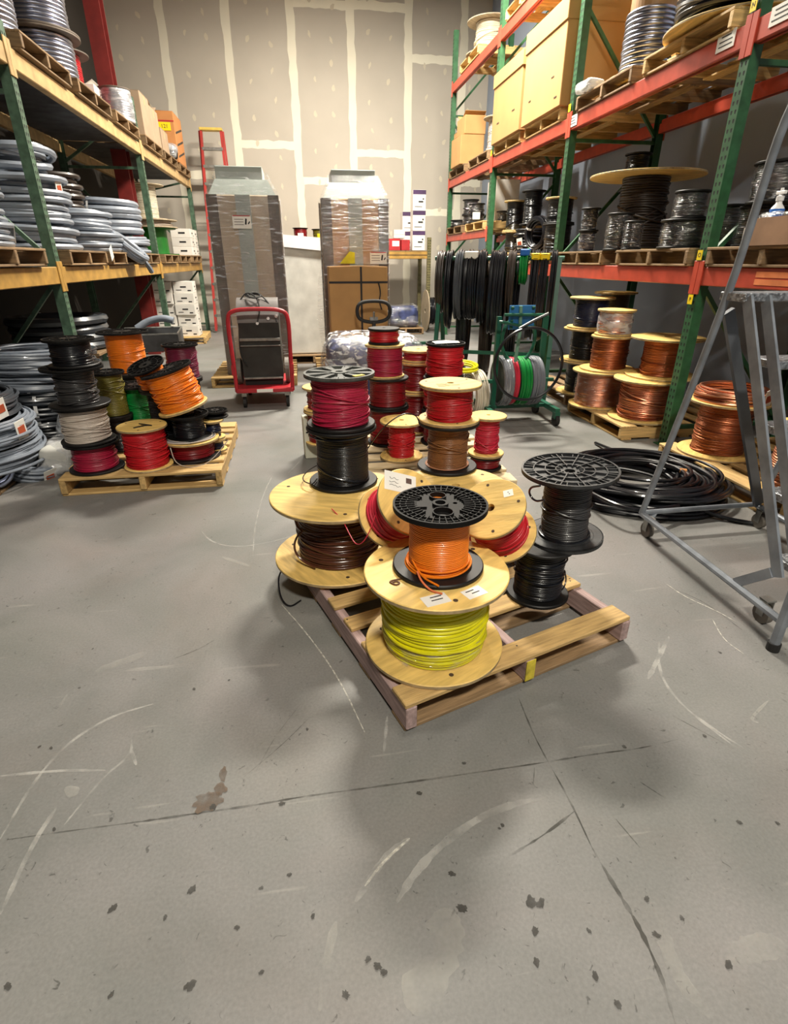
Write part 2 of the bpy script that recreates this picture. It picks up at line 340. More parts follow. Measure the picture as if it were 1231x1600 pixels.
# walls, ceiling
def wallmat(name, c): return mat(name, c, .85, var=.03, scale=1.2, rnd=0, spec=.2)
wm = wallmat('bare_drywall', (194, 186, 173)); wj = wallmat('joint_compound', (240, 234, 214)); wgrey = wallmat('grey_white_wall', (150, 160, 176)); wl = wallmat('pale_wall', (150, 144, 134))
WB = struct(MB().box((.2, WALL_Y+.1, CEIL/2), (8.6, .16, CEIL)).build('wall_back', wm))
struct(MB().box((WALL_R+.06, 1.0, CEIL/2), (.12, 26.4, CEIL)).build('wall_right', wgrey))
struct(MB().box((WALL_L-.06, 1.0, CEIL/2), (.12, 26.4, CEIL)).build('wall_left', wallmat('shade_dark_wall', (54, 50, 46))))  # near-black wall colour stands in for the deep shade behind the left rack
struct(MB().box((.2, -12.1, CEIL/2), (8.6, .12, CEIL)).build('wall_front', wl))
struct(MB().box((.2, 1.0, CEIL+.05), (8.6, 26.4, .1)).build('ceiling', wallmat('ceiling_grey_deck', (150, 148, 144))))
jx = [PY(x, 60, WALL_Y).x for x in (255, 355, 455, 548, 638, 725)]
jx = [WALL_L, jx[0]-1.2]+jx+[WALL_R+.01]
hz = {0: [1.9, 4.3], 1: [3.6, 6.1], 2: [3.05, 6.03], 3: [3.62, 6.4], 4: [2.98, 5.98], 5: [3.52, 6.0], 6: [2.4, 5.2], 7: [3.0]}
for i in range(len(jx)-1):
    zs = [0]+hz.get(i, [3.0])+[CEIL]
    for a, b in zip(zs, zs[1:]):
        MB().box(((jx[i]+jx[i+1])/2, WALL_Y+.006, (a+b)/2), (jx[i+1]-jx[i]-.004, .016, b-a-.004)).build('drywall_panel', wm, WB)
    for z in zs[1:-1]:
        def rag(n, x0, x1, z, hw):
            mb = MB(); vs = []
            for k in range(n+1):
                x = x0+(x1-x0)*k/n; vs += [(x, WALL_Y-.004, z+hw*(.8+.4*random.random())), (x, WALL_Y-.004, z-hw*(.8+.4*random.random()))]
            return mb.add(vs, [(2*k, 2*k+1, 2*k+3, 2*k+2) for k in range(n)])
        rag(10, jx[i]+.06, jx[i+1]-.06, z, .075).build('joint_tape', wj, WB)
for x in jx[1:-1]:
    mb = MB(); vs = []; n = 40
    for k in range(n+1):
        z = CEIL*k/n; vs += [(x-.075*(.9+.4*random.random()), WALL_Y-.005, z), (x+.08*(.8+.4*random.random()), WALL_Y-.005, z)]
    mb.add(vs, [(2*k, 2*k+1, 2*k+3, 2*k+2) for k in range(n)]).build('joint_tape', wj, WB)
pm = []
for q in range(4):
    n = 12; r = .05
    pm.append(MB().add([(r*(.5+.25*(q % 2))*(.7+.5*random.random())*math.cos(2*pi*k/n), 0, r*1.2*(.7+.5*random.random())*math.sin(2*pi*k/n)) for k in range(n)], [tuple(range(n))]).mesh('screw_patch', wallmat('thin_compound', (214, 205, 184))))
for i in range(1, len(jx)-1):
    for c in (.33, .67):
        z = 1.5+random.random()*.4
        while z < 6.9:
            link('screw_patch', pm[random.randrange(4)], WB, (jx[i]+(jx[i+1]-jx[i])*c+random.uniform(-.04, .04), WALL_Y-.0045, z), (0, random.uniform(-.6, .6), 0))
            z += random.uniform(.36, .75)
# high bay lamps (the lights the hall has)
lamp_face = bpy.data.materials.new('lit_diffuser'); lamp_face.use_nodes = True
lb = lamp_face.node_tree.nodes['Principled BSDF']; lb.inputs['Emission Color'].default_value = LAMP_COL+(1,); lb.inputs['Emission Strength'].default_value = 6.0
for i, (x, y, z, wt) in enumerate(LAMPS):
    t = thing('high_bay_lamp', ('linear high bay lamp hung over the wrapped boxes', 'linear high bay lamp hung over the front pallet of reels', 'linear high bay lamp hung over the empty foreground floor', 'linear high bay lamp hung near the back wall')[i], 'lamp', (x, y, z), group='high bay lamps')
    MB().cbox((0, 0, .06), (1.24, .46, .09), .01).build('housing', M('galv'), t)
    MB().box((0, 0, .012), (1.16, .40, .006)).build('diffuser', lamp_face, t)
    for s in (-.5, .5): MB().tube([(s, 0, .1), (s, 0, CEIL-z)], .006, 6).build('hanger', M('galv'), t)
    ld = bpy.data.lights.new('lamp_light', 'AREA'); ld.shape = 'RECTANGLE'; ld.size = 1.16; ld.size_y = .40; ld.energy = wt; ld.color = LAMP_COL
    lo = bpy.data.objects.new('lamp_light', ld); COL.objects.link(lo); lo.parent = t; lo.location = (0, 0, .004)
# ================================================================== PALLET RACKS
def slots_mesh(z0, z1, pitch=.0508, off=.018):
    mb = MB(); z = z0+.05
    while z < z1-.05:
        for s in (-1, 1):
            y = s*off; vs = [(0, y-.008, z+.010), (0, y+.008, z+.010), (0, y+.008, z), (0, y+.004, z-.014), (0, y-.004, z-.014), (0, y-.008, z)]
            mb.add(vs, [(0, 1, 2, 3, 4, 5)])
        z += pitch
    return mb
def post(parent, x, y, h, m, face, nm='post', slots=True):
    # c-channel upright: web faces the aisle
    d = .076; wd = .082; mb = MB()
    mb.box((x, y, h/2), (.004, wd, h)); mb.box((x-face*d/2, y-wd/2+.002, h/2), (d, .004, h)); mb.box((x-face*d/2, y+wd/2-.002, h/2), (d, .004, h))
    o = mb.build(nm, m, parent)
    MB().box((x-face*.03, y, .004), (.12, .13, .008)).build('foot_plate', m, o)
    if slots:
        sm = slots_mesh(0, h); s2 = MB().add([(x+face*.0024+v[0], y+v[1], v[2]) for v in sm.v], sm.f)
        sl = s2.build('slot_holes', M('dark_void'), o); sl['kind'] = 'stuff'
    return o
def rack(name, label, xf, xr, ys, h, beams, mp, mbm, face, brmat):
    t = thing(name, label, 'pallet rack', (0, 0, 0))
    for y in ys:
        hh = h[y] if isinstance(h, dict) else h
        post(t, xf, y, hh, mp, face); post(t, xr, y, hh, mp, -face, slots=False)
        z = .15; k = 0
        a, b = (xf-face*.06, xr+face*.06)
        while z < hh-.2:
            MB().box(((a+b)/2, y, z), (abs(a-b), .032, .032)).build('brace', brmat, t)
            z2 = min(z+1.15, hh-.1)
            MB().bar((a if k % 2 == 0 else b, y+.02, z2-.06), (b if k % 2 == 0 else a, y+.02, z+.06), .03, .032).build('brace', brmat, t)
            z += 1.2; k += 1
    for (i, z, bh, bm_) in beams:
        y0, y1 = ys[i]+.041, ys[i+1]-.041
        for x, f in ((xf, face), (xr, -face)):
            mb = MB(); ln = y1-y0
            mb.cbox((x-f*.022, (y0+y1)/2, z), (.05, ln, bh), .006); mb.box((x-f*.045, (y0+y1)/2, z-.02), (.035, ln, bh-.04))
            o = mb.build('beam', bm_, t)
            for yy, dy in ((ys[i], 1), (ys[i+1], -1)):
                MB().cbox((x+f*.0075, yy+dy*.028, z-.01), (.009, .052, bh+.10), .002).build('connector', bm_, o)
    return t
YR = [1.40, 3.92, 6.44, 8.96, 11.48]
bR = [(i, z, .125, M('rack_orange')) for i in range(3) for z in (1.295,)]+[(3, 1.78, .11, M('rack_orange'))]+[(i, 2.69, .125, M('rack_orange')) for i in range(4)]+[(i, 4.14, .125, M('rack_orange')) for i in range(4)]
RR = rack('pallet_rack', 'green and orange pallet rack along the right wall with copper reels underneath', 2.90, 3.96, YR, 4.95, bR, M('rack_green'), M('rack_orange'), -1, M('rack_green'))
YL = [1.65, 5.41, 9.17, 12.95]; XL, XLR = -2.0, -3.06
bL = [(i, z, .135, M('rack_tan') if z > 2 else M('rack_yellow')) for i in range(3) for z in (1.285, 2.77)]
RL = rack('pallet_rack', 'faded green and tan pallet rack on the left loaded with conduit coils', XL, XLR, YL, {1.65: 3.3, 5.41: 2.98, 9.17: 3.35, 12.95: 2.98}, bL, M('rack_green_faded'), M('rack_tan'), 1, M('rack_green_faded'))
for o in RL.children:
    if o.name.startswith('beam'):
        for c in o.children: c.data.materials[0] = o.data.materials[0]
# corrugated decking of the left rack
for z in (1.355, 2.84):
    for i in range(3):
        n = 4; L_ = (YL[i+1]-YL[i]-.1)/n
        for k in range(n):
            mb = MB(); vs = []; y0 = YL[i]+.05+k*L_; m_ = 18
            for q in range(m_+1):
                yy = y0+(L_-.01)*q/m_; zz = z+(-.012 if q % 2 else .0)
                vs += [(XL-.06, yy, zz), (XLR+.06, yy, zz)]
            mb.add(vs, [(2*q, 2*q+1, 2*q+3, 2*q+2) for q in range(m_)]).build('deck_panel', M('deck_steel'), RL)
# tags and labels on the right rack
def plate(name, x, y, z, wy, hz_, m, parent, face=-1, th=.003, letters=None, lm=None):
    o = MB().box((0, 0, 0), (th, wy, hz_)).build(name, m, parent, (x, y, z))
    if letters:
        for (s, dy, dz, size) in letters:
            link('lettering', text_mesh(s, size, lm or M('ink')), o, (face*(th/2+.0008), dy, dz), (pi/2, 0, -pi/2 if face < 0 else pi/2))
    return o
for y, zz, ch in ((3.92, 1.435, 'O'), (3.92, 1.135, 'P'), (3.92, 2.83, 'N'), (6.44, 2.83, 'N'), (8.96, 2.81, 'N')):
    plate('location_tag', 2.886, y+.010, zz, .052, .066, M('tag_yellow'), RR, letters=[(ch, 0, 0, .04)])
def lines_label(parent, x, y, z, wy, hz_, n=3, face=-1):
    o = plate('paper_label', x, y, z, wy, hz_, M('paper'), parent, face)
    for k in range(n):
        MB().box((face*.0022, random.uniform(-.01, .01), hz_*(.28-.26*k)), (.0008, wy*random.uniform(.5, .8), hz_*.07)).build('print_line', M('ink'), o)
    return o
for y, z in ((3.68, 2.715), (4.16-.02, 2.715), (6.34, 2.70)): lines_label(RR, 2.893-.0, y, z, .17, .095)
lines_label(RR, 2.895, 6.8, 4.17, .2, .09)
for dz in (.018, -.026):
    MB().box((2.8962, 3.15, 1.30+dz), (.003, .42, .034)).build('faded_label', mat('faded_orange_label', (232, 136, 84), .5), RR)
# building column, red oxide, behind the left rack
t = MB(); cxp = (-2.42, 9.75)
t.box((cxp[0], cxp[1]-.10, CEIL/2), (.20, .014, CEIL)).box((cxp[0], cxp[1]+.10, CEIL/2), (.20, .014, CEIL)).box((cxp[0], cxp[1], CEIL/2), (.012, .19, CEIL))
struct(t.build('trim_1', M('red_oxide')))
# ================================================================== PALLETS
PM = {}
def pm_(key, fn):
    if key not in PM: PM[key] = fn()
    return PM[key]
def pallet(label, loc, rotz, W=1.016, Lg=1.219, m=None, tops=None, m_str=None, m_bot=None, bottoms=(.06, .33, .61, .89, 1.16), group=None, cat='pallet', hs=.090, name='wooden_pallet', tilt=(0, 0)):
    """origin: front left corner on the ground; stringers run along local y, boards along local x"""
    m = m or pal; m_str = m_str or m; m_bot = m_bot or m_str
    t = thing(name, label, cat, loc, (tilt[0], tilt[1], rotz), group)
    sm = pm_(('s', Lg, hs, m_str.name), lambda: MB().cbox((0, 0, 0), (Lg, .040, hs), .004).mesh('stringer', m_str))
    for i, x in enumerate((.02, W/2, W-.02)):
        link('stringer', sm, t, (x, Lg/2, .016+hs/2), (0, 0, pi/2))
    tops = tops or [(.07, .14), (.25, .09), (.43, .09), (.61, .09), (.79, .09), (.97, .09), (Lg-.07, .14)]
    for y, wd in tops:
        bm_ = pm_(('t', W, wd, m.name), lambda: MB().cbox((0, 0, 0), (W, wd, .018), .003).mesh('top_board', m))
        link('top_board', bm_, t, (W/2+random.uniform(-.004, .004), y, .016+hs+.009), (0, 0, random.uniform(-.006, .006)))
    for y in bottoms:
        bm_ = pm_(('b', W, m_bot.name), lambda: MB().cbox((0, 0, 0), (W, .095, .016), .003).mesh('bottom_board', m_bot))
        link('bottom_board', bm_, t, (W/2, y, .008), (0, 0, 0))
    return t
PH = .124
# ================================================================== REELS
FC = {}
def flange_mesh(kind, R, th, seg, hole):
    key = (kind, round(R, 3), round(th, 4), seg, round(hole, 3))
    if key in FC: return FC[key]
    mb = MB()
    if kind == 'wood':
        mb.ring(R, hole, 0, th, seg, min(.003, th*.2)); me = mb.mesh('flange', ply, True)
        me.materials.append(plyg)
        for p in me.polygons:
            if abs(p.normal.z) < .3 and p.center.xy.length > R*.5 or False: p.material_index = 1
    elif kind == 'plastic':            # ribbed reel head with two ring ribs and spokes
        mb.ring(R, hole, 0, th*.35, seg); mb.ring(R, R*.955, 0, th, seg); mb.ring(R*.34, hole, 0, th, max(12, seg//2)); mb.ring(R*.70, R*.675, 0, th*.85, seg)
        ns = 16 if seg < 48 else 24
        for k in range(ns):
            a = 2*pi*k/ns; mb.bar((R*.33*math.cos(a), R*.33*math.sin(a), th*.45), (R*.96*math.cos(a), R*.96*math.sin(a), th*.45), R*.025, th*.8)
        me = mb.mesh('flange', M('black_plastic'))
    elif kind == 'spoke':              # paddle spokes, like the magenta reel's head
        mb.ring(R, hole, 0, th*.3, seg); mb.ring(R, R*.93, 0, th, seg); mb.ring(R*.24, hole, 0, th*1.15, max(12, seg//2))
        for k in range(9):
            a = 2*pi*k/9
            for s, wd in ((-.13, .035), (.13, .035)):
                mb.bar((R*.22*math.cos(a+s*.6), R*.22*math.sin(a+s*.6), th*.5), (R*.94*math.cos(a+s), R*.94*math.sin(a+s), th*.5), R*wd, th*.9)
            mb.bar((R*.3*math.cos(a), R*.3*math.sin(a), th*.78), (R*.93*math.cos(a), R*.93*math.sin(a), th*.78), R*.14, th*.3)
        me = mb.mesh('flange', mat('dusty_black_plastic', (78, 80, 76), .55, var=.25, scale=20))
    elif kind == 'web':                # thin grey-black web with concentric rings
        mb.ring(R, hole, 0, th*.3, seg); mb.ring(R, R*.96, 0, th, seg)
        for q in (.30, .52, .76): mb.ring(R*q, R*(q-.022), 0, th*.8, seg)
        for k in range(12):
            a = 2*pi*k/12; mb.bar((R*.2*math.cos(a), R*.2*math.sin(a), th*.5), (R*.97*math.cos(a), R*.97*math.sin(a), th*.5), R*.022, th*.7)
        for k in range(24):
            a = 2*pi*(k+.5)/24; mb.bar((R*.76*math.cos(a), R*.76*math.sin(a), th*.45), (R*.97*math.cos(a), R*.97*math.sin(a), th*.45), R*.018, th*.6)
        me = mb.mesh('flange', M('grey_black_plastic'))
    elif kind == 'plain':
        mb.ring(R, hole, 0, th, seg, th*.25); me = mb.mesh('flange', M('black_plastic'), True)
    elif kind == 'steelgreen':
        mb.ring(R, hole, 0, th*.4, seg); mb.ring(R, R*.95, 0, th, seg); me = mb.mesh('flange', mat('green_reel_steel', (38, 120, 44), .45))
    elif kind == 'greywood':
        mb.ring(R, hole, 0, th, seg, .003); me = mb.mesh('flange', mat('grey_plywood', (176, 160, 134), .7, var=.15, scale=5, stretch=(1.2, 7, 5)), True)
    elif kind == 'darkgrey':
        mb.ring(R, hole, 0, th, seg, .003); me = mb.mesh('flange', mat('brown_grey_board', (112, 100, 88), .6, var=.15), True)
    FC[key] = me; return me
def wound(r, z0, z1, wr, seg, rough=.25, loose=3, bulge=0.0, seed=0, core=None):
    """one continuous winding: scalloped turns, some uneven, plus loose laps thrown over it"""
    rnd = random.Random(seed); n = max(3, int((z1-z0)/(2*wr))); p = (z1-z0)/n; mb = MB(); prof = []; kk = 5 if seg >= 40 else 3
    ph = [(rnd.random()*6, rnd.uniform(-1, 1)*rough*wr*1.5, rnd.uniform(-1, 1)*rough*wr*1.2) for _ in range(n+1)]
    for i in range(n):
        f = (i+.5)/n; rb = r*(1+bulge*(1-2*abs(f-.5)))+rnd.uniform(-1, .6)*rough*wr
        for k in range(kk):
            a = -pi/2+pi*(k+.5)/kk; prof.append((rb+wr*(math.cos(a)-1)*1.15, z0+p*(i+.5)+p/2*math.sin(a)))
    cr = core or r*.5
    prof = [(cr, z0)]+prof+[(cr, z1)]
    def wob(i, a):
        if i == 0 or i == len(prof)-1: return 0, 0
        t = (i-1)//kk; q = ph[t]; return q[1]*math.sin(a+q[0])+q[1]*.5*math.sin(3*a+q[0]*2), q[2]*math.sin(a*2+q[0]*1.7)
    mb.lathe(prof, seg, wob)
    for k in range(loose):
        zc = rnd.uniform(z0+.12*(z1-z0), z0+.7*(z1-z0)); am = rnd.uniform(.02, .22)*(z1-z0); p0 = rnd.random()*6; m_ = max(28, seg)
        lo = min(am, zc-z0-wr, z1-wr-zc)
        mb.tube([((r+wr*.6+.5*wr*math.sin(2*a+p0))*math.cos(a), (r+wr*.6+.5*wr*math.sin(2*a+p0))*math.sin(a), zc+lo*math.sin(a+p0)) for a in (2*pi*i/m_ for i in range(m_))], wr*.95, 6, closed=True)
    return mb
RSEED = [0]
def reel(label, loc, R, h, wire, wr, fb='wood', ft='wood', rw=None, th=None, seg=40, rot=(0, 0, 0), group=None, name=None, loose=2, fill=(0, 1), bolts=0, hole=None, wrapf=None, bulge=0.0, rough=.25, twist=None, Rb=None, paper=None, cat='cable reel'):
    RSEED[0] += 1
    th = th or (.017 if fb == 'wood' else .016); tht = .017 if ft == 'wood' else .016
    rw = rw or R*.72
    t = thing(name or 'cable_reel', label, cat, loc, rot, group)
    z0, z1 = th, h-tht
    hole = hole or max(.012, R*.11)
    tw = twist if twist is not None else random.random()*6
    bo = link('flange', flange_mesh(fb, Rb or R, th, seg, hole), t, (0, 0, th) if fb not in ('wood', 'plain', 'greywood', 'darkgrey') else (0, 0, 0), (pi, 0, tw) if fb not in ('wood', 'plain', 'greywood', 'darkgrey') else (0, 0, tw))
    to = link('flange', flange_mesh(ft, R, tht, seg, hole), t, (0, 0, z1), (0, 0, tw*1.3))
    MB().ring(min(rw*.62, R*.5), hole, z0, z1, max(16, seg//2)).build('drum', M('drum_wood') if fb == 'wood' else M('black_plastic'), t)
    a, b = z0+(z1-z0)*fill[0]+.001, z0+(z1-z0)*fill[1]-.001
    wo = wound(rw, a, b, wr, seg, rough, loose, bulge, RSEED[0]*13, min(rw*.60, R*.48)).build('wire', WIRE[wire], t, smooth=True)
    for k in range(bolts):
        aa = 2*pi*k/bolts+.6
        for z, q in ((h+.0004, to), (z0+.0004, bo)):
            MB().disc(.0085 if R > .2 else .006, -.001, 0.0004, 10, (R*.80*math.cos(aa), R*.80*math.sin(aa), z)).build('bolt_hole', M('cardboard_dark'), t)
    if wrapf:
        MB().lathe([(rw+.006, z0+.004), (rw*1.03+.008, z0+(z1-z0)*.3), (rw*1.03+.008, z0+(z1-z0)*.7), (rw+.006, z1-.004)], seg, lambda i, a: (.004*math.sin(5*a+i), 0)).build('stretch_wrap', M(wrapf), t, smooth=True)
    return t
def stack(px, py, z0, tiers, dx=0):
    """reels piled on one vertical: every tier gives the image row of its top and half width in pixels there; returns top point"""
    b = PZ(px, py, z0); z = z0; out = []
    for tr in tiers:
        tr = dict(tr); tp = tr.pop('top'); rp = tr.pop('rpx'); ox, oy = tr.pop('off', (0, 0)); b = Vector((b.x+ox, b.y+oy, z))
        zt = zat(b.x, b.y, tp) if tp < 2000 else z+tp/10000
        R = m_of(rp, Vector((b.x, b.y, zt)))
        if 'wpx' in tr: tr['rw'] = min(m_of(tr.pop('wpx'), Vector((b.x, b.y, (z+zt)/2))), R*.97)
        out.append(reel(tr.pop('label'), (b.x, b.y, z), R, zt-z, tr.pop('wire'), tr.pop('wr'), **tr)); z = zt+.0005
    out.append(Vector((b.x, b.y, z))); return out
# ================================================================== COILS
def coil(label, loc, R, turns, layers, tr, wire, rot=(0, 0, 0), jit=.5, seg=40, sides=7, group=None, name='cable_coil', cat='coil', ell=1.0, ties=2, tie_m='white_plastic', tagm=None, tail=None, drop=0.0, sq=1.0):
    """hand-laid coil: turns stacked in z, layers going inwards; ties bind it"""
    RSEED[0] += 1; rnd = random.Random(RSEED[0]*7); mb = MB()
    t = thing(name, label, cat, loc, rot, group); top = 0
    for i in range(turns):
        for l in range(layers):
            p0 = rnd.random()*6; rr = R-tr-l*tr*1.9+rnd.uniform(-1, 1)*jit*tr; zc = tr+i*tr*1.85*sq
            ex, ey = rnd.uniform(-1, 1)*jit*tr*1.2, rnd.uniform(-1, 1)*jit*tr*1.2; tz = rnd.uniform(.1, 1)*jit*tr*1.1
            if i == 0: tz *= .3
            pts = []
            for k in range(seg):
                a = 2*pi*k/seg; q = rr*(1+.02*math.sin(2*a+p0)*jit)
                x = ex+q*math.cos(a); y = (ey+q*math.sin(a))*ell; pts.append((x, y, max(tr, zc+tz*math.sin(a+p0)) if i == 0 else zc+tz*math.sin(a+p0)))
            mb.tube(pts, tr, sides, closed=True); top = max(top, zc+tr)
    if tail: mb.tube(tail, tr, sides, smooth=2)
    mb.build('strands', WIRE[wire], t, smooth=True)
    for k in range(ties):
        a = (k+.3)*2*pi/max(1, ties)+rnd.random(); rm = R-tr*layers*.95; hw = tr*layers*1.05+.006
        cx_, cy_ = rm*math.cos(a), rm*math.sin(a)*ell; d = Vector((math.cos(a), math.sin(a)*ell, 0)).normalized()
        pts = [Vector((cx_, cy_, 0))+d*hw*math.cos(q)*1.12+Vector((0, 0, top/2+(top/2+.006)*math.sin(q)*1.04)) for q in (2*pi*j/14 for j in range(14))]
        pts = [Vector((p.x, p.y, max(p.z, .002))) for p in pts]
        o = MB(); sd = Vector((-d.y, d.x, 0))*.012; n = len(pts)
        o.add([v for p in pts for v in (p+sd, p-sd)], [(2*j, 2*j+1, 2*((j+1) % n)+1, 2*((j+1) % n)) for j in range(n)]).build('tie_band', M(tie_m), t)
    if tagm is not None:
        a, hz_ = tagm; d = Vector((math.cos(a), math.sin(a)*ell, 0)); rot_ = Matrix.Rotation(a, 3, 'Z')
        o = MB().box(rot_ @ Vector((R+.012, 0, hz_)), (.004, .09, .13), Euler((.15, .1, a)).to_matrix()).build('paper_tag', M('paper'), t)
        MB().box(rot_ @ Vector((R+.0145, 0, hz_)), (.004, .06, .05), Euler((.15, .1, a)).to_matrix()).build('tag_print', mat('rust_print', (190, 84, 48), .6), o)
    return t
def cyl_between(mb, a, b, r, n=10): return mb.tube([a, b], r, n)
# ================================================================== FRONT PALLET AND ITS REELS
ANG = math.atan2(.317, .949)
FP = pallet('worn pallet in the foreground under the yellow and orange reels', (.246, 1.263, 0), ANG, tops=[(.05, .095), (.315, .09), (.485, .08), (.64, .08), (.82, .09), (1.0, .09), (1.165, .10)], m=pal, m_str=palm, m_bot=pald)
MB().box((1.016/2, -.0012, .062), (.041, .003, .088)).build('yellow_paint', mat('old_yellow_paint', (206, 186, 60), .7, var=.2, scale=30), FP)
for k in range(9): MB().disc(.0035, 0, .0006, 8, (random.choice((.02, .508, .996))+random.uniform(-.012, .012), random.choice((.05, .315, .485))+random.uniform(-.03, .03), .124)).build('nail_head', M('dark_metal'), FP)
def tail(parent_obj, pts, r, m, nm='wire_tail'):
    inv = parent_obj.matrix_world if False else None
    loc = Vector(parent_obj.location)
    return MB().tube([Vector(p)-loc for p in pts], r, 7, smooth=3).build(nm, m, parent_obj, smooth=True)
# yellow wooden reel + orange plastic reel
s = stack(677, 1003, PH, [dict(label='large wooden reel of bright yellow cable at the front pallet corner', top=888, rpx=113, wpx=79, wire='yellow', wr=.0062, seg=72, bolts=3, rough=.45, loose=5, twist=.5, hole=.02, bulge=.03, name='wooden_cable_reel')])
yr, ytop = s
MB().lathe([(.1805, .018), (.1855, .03), (.183, .06), (.187, .10)], 60, lambda i, a: (.004*math.sin(7*a+i*2)+.003*math.sin(13*a), 0)).build('stretch_wrap', M('stretch_film_light'), yr, smooth=True)
def paper_on(parent, x, y, z, wx, wy, rz, prints=2, m='paper', nm='paper_sticker'):
    o = MB().box((0, 0, 0), (wx, wy, .0008)).build(nm, M(m), parent, (x, y, z), (0, 0, rz))
    for k in range(prints):
        MB().box((random.uniform(-.15, .15)*wx, wy*(.25-.3*k), .0008), (wx*random.uniform(.25, .5), wy*.08, .0006)).build('print_line', M('ink'), o)
    return o
yh = ytop.z-PH-.0005
paper_on(yr, -.045, -.185, yh+.0006, .085, .055, .25, 2); paper_on(yr, .085, -.165, yh+.0006, .075, .05, -.1+.5, 2)
MB().tube([(-.165, -.07, yh+.001), (-.15, -.062, yh+.001), (-.138, -.072, yh+.001), (-.15, -.085, yh+.001), (-.163, -.078, yh+.001), (-.175, -.058, yh+.001), (-.13, -.05, yh+.001)], .0035, 5, smooth=2).build('ink_scrawl', mat('brown_ink', (92, 56, 24), .7), yr)
s = stack(684, 884, ytop.z, [dict(label='black plastic reel of orange wire standing on the yellow reel', top=786, rpx=74.5, wpx=47, wire='orange', wr=.0033, fb='plain', ft='plain', seg=72, rough=.12, loose=0, twist=0, hole=.016, name='plastic_cable_reel', Rb=None)])
orr, otop = s; oh = otop.z-ytop.z-.0005
def slotted_flange(R, th):
    """moulded reel head: two round windows, centre bore, rim and short radial ribs"""
    bm = bmesh.new(); nr, na = 26, 120; r0 = R*.11; hs = [(0, -R*.42, R*.20), (0, R*.42, R*.17), (R*.33, R*.10, R*.05)]
    V = [[bm.verts.new(((r0+(R-r0)*i/nr)*math.cos(2*pi*k/na), (r0+(R-r0)*i/nr)*math.sin(2*pi*k/na), 0)) for k in range(na)] for i in range(nr+1)]
    for i in range(nr):
        for k in range(na): bm.faces.new((V[i][k], V[i][(k+1) % na], V[i+1][(k+1) % na], V[i+1][k]))
    dele = [f for f in bm.faces if any((f.calc_center_median().x-a)**2+(f.calc_center_median().y-b)**2 < c*c for a, b, c in hs)]
    bmesh.ops.delete(bm, geom=dele, context='FACES')
    for e in bm.edges:
        if len(e.link_faces) == 1:
            for v in e.verts:
                for a, b, c in hs:
                    d = Vector((v.co.x-a, v.co.y-b)); 
                    if abs(d.length-c) < R*.06 and v.co.xy.length < R*.9 and v.co.xy.length > r0*1.2: d = d.normalized()*c; v.co.x, v.co.y = a+d.x, b+d.y
    bm.verts.ensure_lookup_table(); bm.verts.index_update()
    mb = MB(); vs = [v.co.copy() for v in bm.verts]; fs = [[v.index for v in f.verts] for f in bm.faces]
    mb.add([(v.x, v.y, th*.45) for v in vs], fs); mb.add([(v.x, v.y, 0) for v in vs], fs)
    bm.free()
    mb.ring(R, R*.955, 0, th, 80); mb.ring(R*.17, R*.11, 0, th*1.1, 40)
    for a, b, c in hs[:2]: mb.ring(c*1.10, c*.98, 0, th, 32, c=(a, b, 0))
    mb.ring(R*.735, R*.715, 0, th*.8, 72); mb.ring(R*.86, R*.84, 0, th*.8, 72)
    for k in range(40):
        a = 2*pi*k/40
        inner = .50 if not (abs(math.cos(a)) < .62) else .66
        mb.bar((R*inner*math.cos(a), R*inner*math.sin(a), th*.6), (R*.96*math.cos(a), R*.96*math.sin(a), th*.6), R*.018, th*.7)
    mb.box((-R*.42, 0, th*.62), (R*.24, R*.30, th*.5))
    return mb.mesh('flange', mat('matte_black_plastic', (20, 19, 19), .62, var=.25, scale=14, spec=.18))
Ro = m_of(74.5, otop)
fl = [c for c in orr.children if c.name.startswith('flange')][1]; fl.data = slotted_flange(Ro, .017); fl.rotation_euler = (0, 0, -.1)
MB().ring(Ro*.60, Ro*.14, oh-.030, oh-.024, 48).build('drum_cap', mat('pale_orange_core', (236, 170, 120), .6), orr)
rwo = m_of(47, otop)
for k, (dz, rr) in enumerate(((.026, .010), (.022, .014), (.030, .006))):
    MB().tube([((rwo+rr)*math.cos(a), (rwo+rr)*math.sin(a), dz+.006*math.sin(a+k*1.4)) for a in (2*pi*i/60 for i in range(60))], .0036, 7, closed=True).build('loose_turn', WIRE['orange'], orr, smooth=True)
MB().tube([(-rwo*.98, -.03, .05), (-rwo*.9, -.06, .035), (-rwo*.72, -.105, .02), (-rwo*.52, -.135, .021), (-.035, -.155, .0195)], .0036, 7, smooth=3).build('wire_tail', WIRE['orange'], orr, smooth=True)
MB().tube([(-rwo*.9, -.075, .03), (-.085, -.125, .022), (-.06, -.155, .004), (-.028, -.178, .004)], .0034, 7, smooth=3).build('wire_tail', mat('salmon_wire', (222, 120, 78), .4), orr, smooth=True)
